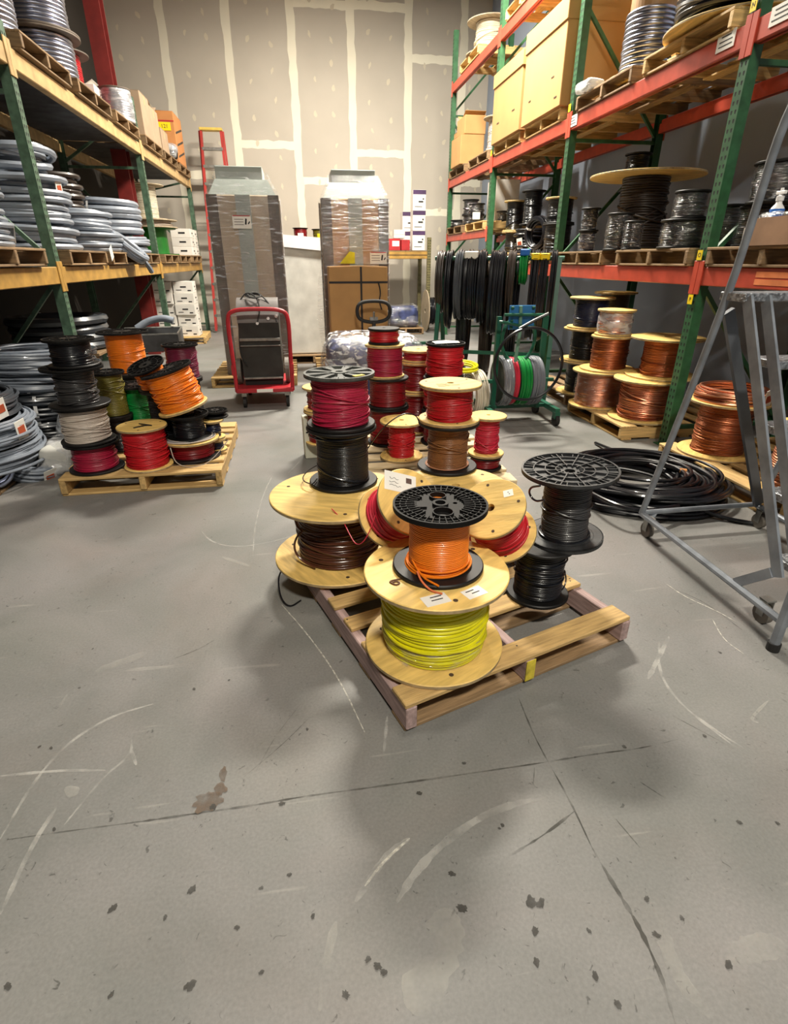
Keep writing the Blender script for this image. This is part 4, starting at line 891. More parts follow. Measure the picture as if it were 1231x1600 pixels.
pallet('pallet on the floor under the white cartons at the left rack far end', (-2.72, 10.75, 0), .05, W=.95, Lg=1.0, m=pal, tops=[(.07, .12), (.28, .12), (.5, .12), (.72, .12), (.93, .12)], bottoms=(.06, .5, .94))
WG2 = 'white cartons stacked on the left floor pallet'
for i in range(2):
    for k in range(5):
        carton('%s white carton from the floor in the %s column on the left floor pallet' % (('lowest', 'second', 'third', 'fourth', 'topmost')[k], ('left', 'right')[i]), (-2.42+i*.36, 11.05+.02*((k*7+i) % 3), PH+.002+k*.186), (.345, .36, .184), M('white_box'), tape=False, group=WG2, rz=.03*((k+i) % 3-1), prints=(('f', .0, .10, .10, .025, 'ink'), ('f', .1, .04, .06, .02, 'ink'), ('f', -.08, .05, .09, .012, 'ink'), ('r', 0, .10, .10, .025, 'ink'), ('r', .08, .05, .05, .02, 'ink')))
# ================================================================== LEFT RACK, UPPER SHELF
ZU = 2.842+.002; ZUP = ZU+PH+.001
for y, nm in [(5.56, 'first'), (6.76, 'second'), (7.96, 'third'), (9.32, 'fourth'), (10.5, 'fifth'), (11.75, 'sixth')]:
    pallet('%s pallet along the left top shelf' % nm, (-1.94, y, ZU), pi/2, m=pald, group='pallets on the left top shelf', bottoms=(.06, .6, 1.16))
def bigreel(lab, x, y, z, R, h, rw, wire='steel', **kw): return reel(lab, (x, y, z), R, h, wire, .017, 'darkgrey', 'darkgrey', seg=44, rw=rw, rough=.15, loose=0, name='conduit_reel', **kw)
bigreel('grey conduit reel on the left top shelf at the picture edge', -2.36, 6.02, ZUP, .36, .62, .25)
zz = zat(-2.36, 7.27, 55)
bigreel('lower reel of shiny ribbed conduit on the left top shelf', -2.36, 7.27, ZUP, .36, zz-ZUP, .285)
bigreel('upper reel of shiny ribbed conduit stacked on the left top shelf', -2.36, 7.27, zz+.001, .36, .62, .285)
r_ = reel('reel with red sides behind the ribbed conduit on the left top shelf', (-2.55, 8.40, ZUP), .30, .60, 'red', .01, 'darkgrey', 'darkgrey', seg=40, rw=.2, loose=0, name='cable_reel')
reel('film wrapped silver reel at the left top shelf edge', (-2.10, 8.74, ZUP), .18, .36, 'steel', .012, 'darkgrey', 'darkgrey', seg=32, rw=.17, loose=0, wrapf='milky_film', name='cable_reel')
carton('white open carton next to the second left rack post on the top shelf', (-2.52, 8.93, ZUP), (.34, .26, .42), M('white_box'), tape=False, flaps=True)
carton('grey brown kraft carton stack front on the left top shelf', (-2.12, 9.62, ZUP), (.34, .50, .50), mat('grey_kraft', (170, 146, 120), .8, var=.05), seam='x')
carton('kraft carton with raised flaps on the left top shelf', (-2.14, 10.18, ZUP), (.36, .52, .46), mat('grey_kraft', (170, 146, 120), .8), seam='x', flaps=True)
carton('low grey carton beside the strapped orange brown box', (-2.14, 10.78, ZUP), (.36, .5, .30), mat('grey_kraft', (170, 146, 120), .8), seam='x')
t = carton('strapped orange brown carton with a yellow numbered tag on the left top shelf', (-2.30, 12.05, ZUP), (.72, .72, .74), M('orange_cardboard'), tape=False)
for x in (.02,): MB().box((x, -.3615, .37), (.03, .002, .74)).build('strap', M('red_print'), t); MB().box((x, 0, .7475), (.03, .72, .002)).build('strap', M('red_print'), t)
MB().box((0, -.3618, .60), (.72, .002, .02)).build('strap', M('red_print'), t)
for z_ in (.15, .32, .5): MB().bar((.3615, -.3, z_-.06), (.3615, .3, z_+.08), .002, .03).build('strap', M('dark_metal'), t)
o = MB().box((.20, -.364, .52), (.20, .002, .12)).build('yellow_tag', M('tag_yellow'), t)
link('lettering', text_mesh('121', .08, M('ink')), o, (.20, -.3656, .52), (pi/2, 0, 0))
bag('black plastic bag slumped at the left top shelf far end', (-2.02, 11.42, ZUP), (.22, .26, .22), 12, 'rubber')
# ================================================================== BACK OF THE AISLE: WRAPPED UNITS
def unit(label, x0, x1, y0, zb, zt, zcap, two=False):
    t = thing('wrapped_unit', label, 'wrapped crate', ((x0+x1)/2, y0+.36, zb)); wd = x1-x0; h = zt-zb
    MB().cbox((0, 0, h/2), (wd-.02, .70, h), .01).build('body', M('taupe_wrap_core') if not two else M('cardboard'), t)
    for sx in (-1, 1):
        for sy in (-1, 1):
            mb = MB(); mb.box((sx*(wd/2-.055), sy*.356, h/2), (.11, .014, h)).box((sx*(wd/2), sy*.30, h/2), (.014, .11, h)); mb.build('corner_board', M('cardboard_dark'), t)
    MB().box((.0, -.358, h/2 if not two else h*.5), (.16, .014, h)).build('foam_strip', M('foam_grey'), t)
    # cap: folded foam sheet tapering to a narrower lid
    hc = zcap-zt; mb = MB(); a = wd/2-.02; b_ = .34; c_ = wd/2-.10; vs = [(-a, -b_, h), (a, -b_, h), (a, b_, h), (-a, b_, h), (-c_, -b_*.8, h+hc*.55), (c_, -b_*.8, h+hc*.55), (c_, b_*.8, h+hc*.55), (-c_, b_*.8, h+hc*.55)]
    mb.add(vs, [(0, 1, 5, 4), (1, 2, 6, 5), (2, 3, 7, 6), (3, 0, 4, 7), (4, 5, 6, 7)]); mb.cbox((-.02 if not two else 0, 0, h+hc*.75), (2*c_-.06, b_*1.5, hc*.5), .005); mb.build('foam_cap', M('foam_grey'), t)
    mb = MB(); n = 13; fs = []; vs = []
    prof = [(wd/2+.012, .375, 0), (wd/2+.012, .375, h*.5), (wd/2+.014, .378, h), (c_+.03, b_*.9, h+hc*.55), (c_-.0, b_*.8, h+hc*.8)]
    for (px_, py_, pz_) in prof:
        for q in range(4*n):
            s_, f = q//n, (q % n)/n
            p = [(-px_+2*px_*f, -py_), (px_, -py_+2*py_*f), (px_-2*px_*f, py_), (-px_, py_-2*py_*f)][s_]
            vs.append((p[0]+.004*math.sin(9*f+pz_*7), p[1]+.004*math.sin(11*f+pz_*5), pz_))
    m_ = 4*n
    for i in range(len(prof)-1):
        for q in range(m_): fs.append((i*m_+q, i*m_+(q+1) % m_, (i+1)*m_+(q+1) % m_, (i+1)*m_+q))
    mb.add(vs, fs).build('stretch_wrap', M('stretch_film'), t, smooth=True)
    return t, wd, h
def info_card(t, u, v, y, wd=.20, hg=.13):
    o = MB().box((u, y, v), (wd, .002, hg)).build('info_card', M('paper'), t)
    MB().box((u, y-.0015, v+hg*.46), (wd*.94, .001, hg*.07)).build('red_band', M('red_print'), o)
    for k in range(3): MB().box((u-wd*.16, y-.0015, v+hg*(.20-.2*k)), (wd*.5, .001, hg*.05)).build('print_line', mat('grey_print', (120, 110, 106), .7), o)
    MB().box((u+wd*.22, y-.0016, v+.004), (wd*.09, .001, hg*.46), (0, .15, 0)).build('black_mark', M('ink'), o); MB().box((u+wd*.38, y-.0016, v-.008), (wd*.06, .001, hg*.24), (0, .6, 0)).build('black_mark', M('ink'), o)
pallet('pallet under the tall taupe wrapped unit beside the red cart', (-1.12, 6.80, 0), 0, m=pal)
t, wd, h = unit('tall taupe film wrapped unit with a grey foam cap left of the aisle end', -.93, -.17, 6.98, PH+.002, 2.05, 2.33)
info_card(t, -.03, 1.66, -.386)
pallet('pallet under the tall cardboard unit behind the pallet truck', (.16, 6.92, 0), 0, m=pal)
t, wd, h = unit('tall cardboard unit in stretch film behind the pallet truck', .31, 1.07, 7.05, PH+.002, 2.04, 2.33, True)
info_card(t, .26, 1.30, -.386); MB().add([(-.20, -.386, 1.24), (-.02, -.386, 1.24), (-.02, -.386, 1.36), (-.08, -.386, 1.37)], [(0, 1, 2, 3)]).build('yellow_note', mat('note_yellow', (232, 226, 30), .5), t)
t2 = carton('square cardboard box with black strap at the foot of the cardboard unit', (.66, 6.74, PH+.002), (.66, .34, 1.21), M('cardboard'), tape=False)
MB().box((.03, -.1715, .605), (.022, .002, 1.21)).build('strap', M('ink'), t2); MB().box((0, -.1718, 1.05), (.66, .002, .022)).build('strap', M('ink'), t2)
MB().tube([(.22, -.18, 1.06), (.25, -.185, .95), (.23, -.185, .85), (.26, -.185, .76)], .007, 6, smooth=2).build('strap_end', M('ink'), t2)
pallet('pallet under the pale film wrapped load between the two tall units', (-.30, 8.35, 0), 0, W=.9, m=pald)
t = thing('wrapped_load', 'pale film wrapped load with a white top sheet between the two tall units', 'wrapped crate', (.14, 8.85, PH+.002))
MB().cbox((0, 0, .78), (.72, .80, 1.56), .02).build('load', M('white_goods'), t); MB().lathe([(.375*1.414, 0), (.378*1.414, .5), (.376*1.414, 1.0), (.37*1.414, 1.50)], 4, c=(0, 0, 0)).build('stretch_wrap', M('stretch_film'), t, rot=(0, 0, pi/4)); t.children[-1].scale = (1, 1.1, 1)
mb = MB(); mb.add([(-.38, -.43, 1.60), (.38, -.43, 1.545), (.39, .43, 1.545), (-.38, .43, 1.60), (-.39, -.435, 1.45), (.39, -.435, 1.38), (.395, .43, 1.40), (-.39, .43, 1.46)], [(0, 1, 2, 3), (0, 4, 5, 1), (1, 5, 6, 2), (3, 2, 6, 7), (0, 3, 7, 4)]); mb.build('top_sheet', mat('white_sheet', (244, 242, 244), .5, var=.02), t)
# low blue bundle in crinkled film on a pallet, pallet truck behind
pallet('low pallet under the blue film wrapped bundle', (.22, 5.15, 0), 0, W=.95, Lg=1.0, m=pal, tops=[(.07, .12), (.28, .12), (.5, .12), (.72, .12), (.93, .12)], bottoms=(.06, .5, .94))
t = thing('wrapped_bundle', 'dark blue goods in crinkled clear film behind the magenta reel', 'bundle', (.68, 5.62, PH+.002))
rounded('contents', (.86, .72, .54), M('blue_goods'), t, (0, 0, .27), .015, 4, .12); rounded('plastic_film', (.94, .80, .60), M('crinkled_film'), t, (0, 0, .303), .03, 8, .14, 6)
t = thing('pallet_truck', 'hand pallet truck with a black loop handle before the cardboard unit', 'pallet truck', (.80, 6.36, -.0))
MB().tube([(-.19, 0, .86), (-.175, 0, .96), (-.09, .02, .99), (.09, .02, .99), (.175, 0, .96), (.19, 0, .86), (.15, 0, .79), (0, -.01, .765), (-.15, 0, .79)], .020, 10, closed=True, smooth=2).build('handle_loop', M('rubber'), t, smooth=True)
MB().tube([(0, -.01, .77), (0, 0, .20)], .022, 10).build('drawbar', M('dark_metal'), t); MB().tube([(0, 0, .77), (0, -.02, .88)], .012, 8).build('release_lever', M('galv'), t); MB().box((0, 0, .80), (.09, .03, .05)).build('handle_hub', M('galv'), t)
MB().cbox((0, .06, .20), (.16, .14, .26), .01).build('pump', M('dark_metal'), t)
for sx in (-1, 1):
    MB().tube([(sx*.07-.025, 0, .085), (sx*.07+.025, 0, .085)], .085, 16).build('steer_wheel', M('rubber'), t)
# red platform cart with a rounded grey machine on it
t = thing('platform_cart', 'red platform cart with a tall hoop handle in front of the taupe unit', 'cart', (-.42, 6.08, 0))
MB().cbox((0, 0, .19), (.58, .80, .045), .008).build('deck', M('cart_red'), t)
MB().box((0, -.402, .19), (.16, .004, .032)).build('name_plate', M('paper'), t)
for sx in (-1, 1):
    for sy in (-1, 1):
        MB().box((sx*.22, sy*.30, .145), (.05, .06, .05)).build('caster_fork', M('galv'), t); MB().tube([(sx*.22-.016, sy*.30, .055), (sx*.22+.016, sy*.30, .055)], .055, 16).build('caster_wheel', M('rubber'), t)
MB().tube([(-.28, -.37, .18), (-.285, -.37, .55), (-.295, -.37, .88), (-.25, -.37, .965), (0, -.37, .975), (.25, -.37, .965), (.295, -.37, .88), (.285, -.37, .55), (.28, -.37, .18)], .020, 10, smooth=2).build('hoop_handle', M('cart_red'), t, smooth=True)
for sx in (-1, 1): MB().box((sx*.29, -.37, .40), (.035, .05, .10)).build('handle_socket', M('cart_red'), t)
t = thing('cable_machine', 'grey machine with a rounded hood and cables riding on the red cart', 'machine', (-.43, 6.06, .2145))
mb = MB(); n = 18; prof = [(-.22, .06)]+[(-.22, .62)]+[(-.22*math.cos(pi*i/n), .62+.22*math.sin(pi*i/n)) for i in range(1, n)]+[(.22, .62), (.22, .06)]
vs = [(x, y, z) for x in (-.20, .20) for (y, z) in prof]; m_ = len(prof)
mb.add(vs, [tuple(range(m_)), tuple(range(m_, 2*m_))[::-1]]+[(i, (i+1) % m_, m_+(i+1) % m_, m_+i) for i in range(m_)]); mb.build('body', M('dark_metal'), t)
mb = MB(); vs = [(x, y*1.02, .62+(z-.62)*1.02) for x in (-.205, .205) for (y, z) in prof[1:-1]]; m_ = len(prof)-2
mb.add(vs, [(i, i+1, m_+i+1, m_+i) for i in range(m_-1)]); mb.build('hood', M('machine_grey'), t, smooth=True)
for z_ in (.46, .40): MB().cbox((0, -.232, z_), (.40, .022, .03 if z_ > .45 else .012), .004).build('silver_bar', M('galv'), t)
MB().cbox((0, -.228, .075), (.40, .03, .02), .004).build('base_bar', M('galv'), t); MB().box((0, 0, .03), (.38, .40, .06)).build('base', M('rubber'), t)
for sx in (-1, 1):
    MB().tube([(sx*.245-.02, -.10, .13), (sx*.245+.02, -.10, .13)], .13, 24).build('wheel', M('wheel_grey'), t)
for k, pts in enumerate(([(-.17, -.1, .80), (-.20, -.2, .55), (-.21, -.24, .3), (-.15, -.235, .2)], [(-.17, -.08, .82), (-.1, -.05, .90), (.0, -.12, .86), (.03, -.2, .74), (-.01, -.235, .62)], [(-.12, 0, .86), (.0, -.02, .9), (.10, -.12, .82), (.17, -.2, .70), (.18, -.232, .63)], [(-.1, -.06, .88), (-.04, -.16, .84), (.06, -.1, .86), (-.02, 0, .88), (-.12, -.05, .87), (-.06, -.14, .85)])):
    MB().tube(pts, .007, 7, smooth=3).build('cable', M('rubber'), t, smooth=True)
for x_, z_ in ((-.01, .615), (.10, .66), (.18, .68)): MB().disc(.014, 0, .012, 12).build('knob', M('white_plastic'), t, (x_, -.228-.0, z_), (pi/2, 0, 0))
# red fibreglass stepladder standing folded by the left rack end
t = thing('step_ladder', 'tall red stepladder with a yellow top leaning by the back wall', 'ladder', (-1.52, 12.75, 0))
LT = 3.72; w0, w1 = .30, .19
def lp(s, f): return Vector((s*(w0+(w1-w0)*f), -.18+.72*f, .03+(LT-.03)*f))
def lq(s, f): return Vector((s*(w0+.04+(w1-w0)*f), .26+.30*f, .03+(LT-.03)*f))
for s_ in (-1, 1):
    MB().bar(lp(s_, 0), lp(s_, 1), .045, .08, (0, 1, 0)).build('front_rail', M('ladder_red'), t); MB().bar(lq(s_, 0), lq(s_, 1), .03, .05, (0, 1, 0)).build('rear_rail', M('ladder_red'), t)
for k in range(11):
    f = (k+1)/12; MB().bar(lp(-1, f), lp(1, f), .10, .05).build('step', M('galv'), t)
    if k % 2: MB().bar(lq(-1, f), lq(1, f), .03, .022).build('rear_brace', M('galv'), t)
MB().cbox((0, .56, LT+.03), (.44, .16, .05), .008).build('top_cap', M('ladder_yellow'), t)
# back shelf along the back wall
YB = 12.5
RB = rack('pallet_rack', 'yellow beam rack against the back wall behind the tall units', 0, 0, [], 1, [], M('rack_olive'), M('rack_yellow'), 1, M('rack_olive'))
for x in (-.15, 2.78):
    for y in (YB, YB+.95):
        o = MB().box((x, y, .92), (.08, .07, 1.84)).build('post', M('rack_olive'), RB)
        if y == YB:
            sm = slots_mesh(0, 1.84); sl = MB().add([(x+v[1], y-.0365, v[2]) for v in sm.v], sm.f).build('slot_holes', M('dark_void'), o); sl['kind'] = 'stuff'
for y in (YB, YB+.95): MB().cbox((1.315, y, 1.50), (2.85, .05, .14), .006).build('beam', M('rack_yellow'), RB); MB().box((1.315, y-.027, 1.505), (2.85, .006, .012)).build('beam_groove', M('cardboard_dark'), RB)
for k in range(6): MB().box((.1+k*.48, YB+.475, 1.581), (.47, 1.0, .018)).build('deck_board', pald, RB)
ZB = 1.592
carton_lab = ('lowest', 'middle', 'topmost')
for i, x in enumerate((2.56, 2.40)):
    for k in range(3 if i == 0 else 2):
        carton('%s white carton with a purple lid in the %s column on the back shelf' % (carton_lab[k], ('front', 'rear')[i]), (x, YB+.16+.32*i, ZB+.372*k), (.27, .28, .37), M('white_box'), tape=False, group='white and purple cartons on the back shelf', prints=(('f', 0, .33, .27, .078, 'purple_print'), ('f', .03, .16, .10, .03, 'ink'), ('f', .08, .21, .03, .03, 'ink'), ('f', -.02, .07, .16, .012, 'ink')))
carton('red carton with a white sign on the back shelf', (2.05, YB+.18, ZB), (.24, .26, .22), M('red_print'), tape=False, prints=(('f', .02, .13, .15, .10, 'paper'),)); carton('flat red carton beside the purple lid cartons on the back shelf', (2.28, YB+.14, ZB), (.18, .22, .20), M('red_print'), tape=False)
carton('small white sign carton standing on the red cartons', (2.16, YB+.17, ZB+.232), (.24, .10, .16), M('white_box'), tape=False, prints=(('f', 0, .08, .2, .11, 'paper'), ('f', 0, .075, .22, .006, 'red_print')))
t = reel('dark red pail sized reel with a white label on the back shelf', (.10, YB+.3, ZB), .16, .42, 'dark_red', .01, 'plain', 'plain', seg=32, rw=.14, loose=0, name='cable_reel')
stick(t, .16, .24, .12, .16, 'paper')
t = reel('olive green reel with a yellow label on the back shelf', (.50, YB+.3, ZB), .17, .40, 'olive', .01, 'plain', 'plain', seg=32, rw=.15, loose=0, name='cable_reel')
stick(t, .17, .22, .11, .18, 'tag_yellow')
carton('narrow white carton beside the olive reel on the back shelf', (.78, YB+.25, ZB), (.20, .2, .50), M('white_box'), tape=False, prints=(('f', .05, .3, .05, .08, 'ink'),))
pallet('small pallet with blue goods under the back shelf', (1.75, 11.55, 0), 0, W=.75, Lg=.9, m=pald, tops=[(.07, .12), (.3, .12), (.55, .12), (.8, .12)], bottoms=(.06, .45, .84))
bag('blue goods in clear film on the small pallet under the back shelf', (2.12, 11.98, PH+.002), (.66, .62, .42), 15, 'blue_goods', filmn='stretch_film')
t = reel('large pale wooden reel on its side beside the back shelf post', (2.62, 12.02, .421), .42, .34, 'black', .02, 'greywood', 'greywood', seg=40, rw=.25, rot=(0, pi/2, 0), name='wooden_cable_reel')
# ================================================================== RIGHT RACK, FLOOR LEVEL: COPPER REELS
def rpallet(label, x, ytop, z, **kw): return pallet(label, (x, ytop, z), -pi/2, **kw)
rpallet('floor pallet under the two copper reel stacks by the green rack post', 2.62, 5.10, 0, m=pal)
rpallet('floor pallet under the coiled copper by the rolling ladder', 2.66, 3.62, 0, m=pal)
rpallet('floor pallet under the copper reels at the right picture edge', 2.72, 2.50, 0, m=pal)
rpallet('shadowed floor pallet under the black and navy reels below the right rack', 2.70, 6.34, 0, m=pald)
s = stack(930, 632, PH, [dict(label='bottom film wrapped copper reel nearest the cart under the right rack', top=577, rpx=42, wpx=33, wire='copper', wr=.004, seg=48, wrapf='stretch_film_light', name='copper_reel'),
    dict(label='middle shiny copper reel in the stack of three', top=524, rpx=31, wpx=27, wire='dark_copper', wr=.0045, seg=48, rough=.5, name='copper_reel', off=(.06, 0), Rb=.25),
    dict(label='small copper reel with a white wrapper topping the stack of three', top=483, rpx=29, wpx=24, wire='copper', wr=.006, seg=40, rough=.7, loose=4, wrapf='milky_film', name='copper_reel', off=(.02, .02))])
s = stack(1000, 652, PH, [dict(label='lower copper reel of coarse strand beside the green rack post', top=590, rpx=50, wpx=36, wire='copper', wr=.006, seg=48, rough=.6, loose=5, name='copper_reel'),
    dict(label='upper dark copper reel with a broad wooden top behind the green rack post', top=526, rpx=54, wpx=32, wire='dark_copper', wr=.0045, seg=48, rough=.4, name='copper_reel', off=(.15, .05))])
s = stack(1118, 706, PH, [dict(label='tall dark copper reel carrying the loose copper coil', top=624, rpx=58, wpx=37, wire='dark_copper', wr=.0045, seg=52, rough=.5, loose=4, name='copper_reel', bulge=.03)])
ct = s[-1]
coil('loose thick coil of bright copper lying on the tall copper reel', (ct.x, ct.y, ct.z), .235, 5, 3, .009, 'copper', jit=1.1, seg=44, ties=0, tagm=(-1.2, .05), name='copper_coil')
b = PZ(1236, 776, PH)
s = stack(1232, 770, PH, [dict(label='bottom copper reel of ribbed strand at the right picture edge', top=664, rpx=46, wpx=37, wire='copper', wr=.007, seg=48, rough=.3, loose=0, name='copper_reel', fill=(0, .8)),
    dict(label='film wrapped copper reel in the middle of the right edge stack', top=570, rpx=36, wpx=24, wire='copper', wr=.005, seg=40, wrapf='stretch_film_light', name='copper_reel'),
    dict(label='copper reel on top of the right edge stack', top=503, rpx=32, wpx=22, wire='copper', wr=.006, seg=40, rough=.6, loose=4, name='copper_reel')])
s = stack(905, 612, PH, [dict(label='bottom black wire reel in the shade left of the copper stacks', top=562, rpx=37, wpx=24, wire='black', wr=.005, seg=40, name='wooden_cable_reel'),
    dict(label='middle wooden reel of black wire in the shade left of the copper stacks', top=512, rpx=37, wpx=24, wire='black', wr=.005, seg=40, name='wooden_cable_reel'),
    dict(label='top wooden reel of navy and black wire left of the copper stacks', top=464, rpx=34, wpx=25, wire='navy', wr=.005, seg=40, name='wooden_cable_reel')])
b = Vector((3.35, 5.78, PH))
reel('wooden reel of black wire behind the small wrapped copper reel', b, .24, .55, 'black', .005, seg=36, rw=.16, name='wooden_cable_reel')
reel('pale topped wooden reel behind the small wrapped copper reel', b+Vector((0, 0, .5505)), .22, .42, 'brown_black', .005, seg=36, rw=.15, name='wooden_cable_reel')
# ================================================================== BLACK CABLE PILE ON THE FLOOR
t = thing('cable_pile', 'sprawling pile of thick black cable loops on the floor by the ladder', 'cable pile', (2.17, 3.10, 0)); rnd = random.Random(5)
for g_ in range(4):
    mb = MB()
    for k in range(11):
        rr = rnd.uniform(.26, .53); ex, ey = rnd.uniform(-.07, .07)*(1.2-rr), rnd.uniform(-.06, .06); p0 = rnd.random()*6; zc = .014+.007*(g_*3)+rnd.random()*.03*(1-(rr-.26)*1.2)+g_*.006; pts = []
        for i in range(46):
            a = 2*pi*i/46; q = rr*(1+.05*math.sin(2*a+p0)+.03*math.sin(3*a+p0*2)); pts.append((ex+q*1.02*math.cos(a), ey+q*.93*math.sin(a), max(.013, zc+.02*math.sin(a+p0))))
        mb.tube(pts, .0125, 8, closed=True)
    mb.build('cable_loops', WIRE['black'], t, smooth=True)
Lp = lambda x, y, z: PZ(x, y, z)-Vector((2.17, 3.10, 0))
MB().tube([Lp(900, 735, .05), Lp(930, 728, .07), Lp(990, 735, .12), Lp(1040, 750, .12), Lp(1080, 790, .06), Lp(1130, 810, .013), Lp(1178, 818, .013)], .0125, 8, smooth=3).build('loose_end', WIRE['black'], t, smooth=True)
MB().tube([Lp(930, 692, .013), Lp(965, 706, .05), Lp(1000, 720, .10), Lp(1040, 735, .10)], .0125, 8, smooth=3).build('loose_end', WIRE['black'], t, smooth=True)
MB().tube([Lp(905, 760, .08), Lp(960, 790, .12), Lp(1010, 800, .10), Lp(1060, 790, .08)], .0125, 8, smooth=3).build('loose_end', WIRE['black'], t, smooth=True)
for (x, y, z_, m_) in ((918, 752, .11, 'white_plastic'), (1062, 735, .13, 'orange_cardboard')):
    p = Lp(x, y, z_); MB().tube([p, p+Vector((.035, -.02, .0))], .0145, 10).build('tape_band', M(m_), t)
# ================================================================== ROLLING LADDER
t = thing('rolling_ladder', 'grey steel rolling ladder at the right picture edge', 'ladder', (0, 0, 0)); sg = M('steel_grey'); X0, X1 = 1.80, 2.52
MB().tube([(X0, 2.47, .12), (X0, 2.215, 1.243), (X0, 2.177, 1.576), (X0, 2.15, 1.86), (X0+.02, 2.10, 2.0), (X0+.04, 1.98, 2.10), (X0+.04, 1.70, 2.14), (X0+.04, 1.5, 2.14)], .0165, 10, smooth=2).build('rear_leg_and_handrail', sg, t, smooth=True)
MB().tube([(X1, 2.47, .12), (X1, 2.215, 1.243), (X1, 2.177, 1.576), (X1, 2.15, 1.86), (X1, 2.10, 2.0), (X1, 1.98, 2.10), (X1, 1.70, 2.14)], .0165, 10, smooth=2).build('rear_leg_and_handrail', sg, t, smooth=True)
MB().tube([(X0, 2.47, .12), (X0-.02, 1.45, .115)], .0165, 10).build('base_tube', sg, t); MB().tube([(X1, 2.47, .12), (X1, 1.45, .115)], .0165, 10).build('base_tube', sg, t)
MB().tube([(X0, 2.47, .125), (X1, 2.47, .125)], .015, 10).build('cross_tube', sg, t)
MB().bar((X0+.08, 2.47, .12), (X0+.02, 2.43, .07), .03, .006).build('gusset', sg, t)
MB().bar((X0+.04, 2.24, 1.20), (X1-.02, 2.44, .14), .05, .02, (0, 1, 0)).build('diagonal_brace', mat('dark_grey_paint', (96, 100, 106), .45, .3), t)
a0, a1 = Vector((X0+.005, 1.57, .255)), Vector((X0+.005, 2.107, 1.262)); dv = (a1-a0)
for xx in (0, .085, X1-X0-.09, X1-X0-.01): MB().bar(a0+Vector((xx, -.0, 0)), a1+Vector((xx, 0, 0)), .012, .048, (0, 1, 0)).build('stile', sg, t)
tread_m = mat('diamond_plate', (168, 172, 178), .35, .7, var=.3, scale=60, bump=.8, bscale=90)
for k in range(5):
    p = a0+dv*(k/4.0); MB().cbox(((X0+X1)/2+(.05 if k < 4 else 0), p.y+.07, p.z), (X1-X0-.10-(0 if k < 4 else -.12), .15, .034), .004).build('tread', tread_m, t)
MB().bar((X0, 1.60, .26), (X0-.01, 1.74, .125), .012, .04, (0, 1, 0)).build('foot_brace', sg, t)
MB().tube([(X0-.045, 1.448, .012), (X0-.045, 1.448, .30)], .019, 10).build('front_post', sg, t); MB().tube([(X1, 1.448, .012), (X1, 1.448, .30)], .019, 10).build('front_post', sg, t)
for xx in (X0-.045, X1): MB().disc(.024, 0, .035, 14, (xx, 1.448, 0)).build('rubber_foot', M('rubber'), t)
for (xx, yy) in ((X0+.02, 2.42), (X1, 2.42), (X0+.05, 1.62), (X1, 1.62)):
    MB().tube([(xx-.014, yy, .042), (xx+.014, yy, .042)], .042, 18).build('caster_wheel', M('wheel_grey'), t)
    mb = MB(); mb.box((xx-.02, yy, .075), (.004, .035, .075)).box((xx+.02, yy, .075), (.004, .035, .075)).box((xx, yy, .112), (.044, .045, .006)); mb.build('caster_fork', M('galv'), t)
# ================================================================== RIGHT RACK, FIRST SHELF
ZR = 1.358+.002; ZRP = ZR+PH+.001
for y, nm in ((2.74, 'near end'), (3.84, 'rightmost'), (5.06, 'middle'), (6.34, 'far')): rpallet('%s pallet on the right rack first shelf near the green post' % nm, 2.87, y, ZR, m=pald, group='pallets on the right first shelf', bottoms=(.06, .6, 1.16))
for y, nm in ((7.60, 'nearer'), (8.82, 'farther')): rpallet('%s pallet on the first shelf behind the hanging coils' % nm, 2.87, y, ZR, m=pald, bottoms=(.06, .6, 1.16))
p = PX(1015, 272, 3.28)
t = reel('wooden reel of black cable with a very wide top flange on the right first shelf', (3.36, 5.58, ZRP), .52, zat(3.36, 5.58, 274)-ZRP, 'brown_black', .011, 'wood', 'wood', seg=56, rw=.22, rough=.5, loose=4, Rb=.28, name='wooden_cable_reel')
FW = 'film wrapped black reels on the right first shelf'
def wrapped(label, px, pyb, ptop, rpx, X, z0=ZRP, wrapf='dark_wrap_film', wire='black', ft='plain', n=1, **kw):
    p = PX(px, pyb, X); y = p.y
    return stack_at(X, y, z0, [dict(label=label, top=ptop, rpx=rpx, wpx=rpx*.86, wire=wire, wr=.006, fb='plain', ft=ft, seg=36, wrapf=wrapf, name='plastic_cable_reel', loose=1, **kw)])
wrapped('small film wrapped black reel left under the wide wooden flange', 962, 388, 333, 20, 2.98); wrapped('squat film wrapped black reel standing nearest the shelf edge under the wide flange', 985, 390, 345, 15, 2.95)
s = wrapped('lower film wrapped black reel right beside the green post on the first shelf', 1062, 388, 343, 35, 3.02, wrapf='dark_wrap_film')
wrapped('upper film wrapped black reel right beside the green post on the first shelf', 1065, 388, 298, 26, 3.02, z0=s[-1].z)
s = wrapped('film wrapped reel directly behind the green post on the first shelf', 1127, 388, 320, 24, 3.18)
s = wrapped('lower film wrapped dark reel with a white label past the green post', 1168, 388, 322, 25, 3.12, wrapf='dark_wrap_film'); stick(s[0], .128, .07, .10, .09, 'paper')
wrapped('big glossy black reel on top past the green post', 1192, 388, 252, 42, 3.12, z0=s[-1].z)
wrapped('lower black reel behind the cardboard box at the right picture edge', 1222, 388, 322, 27, 3.40, wrapf='dark_wrap_film')
p = PX(1208, 384, 2.93)
t = thing('open_box', 'open cardboard box on the first shelf at the right picture edge', 'carton', (2.99, p.y-.02, ZRP)); bx, by, bz = .26, .34, .155
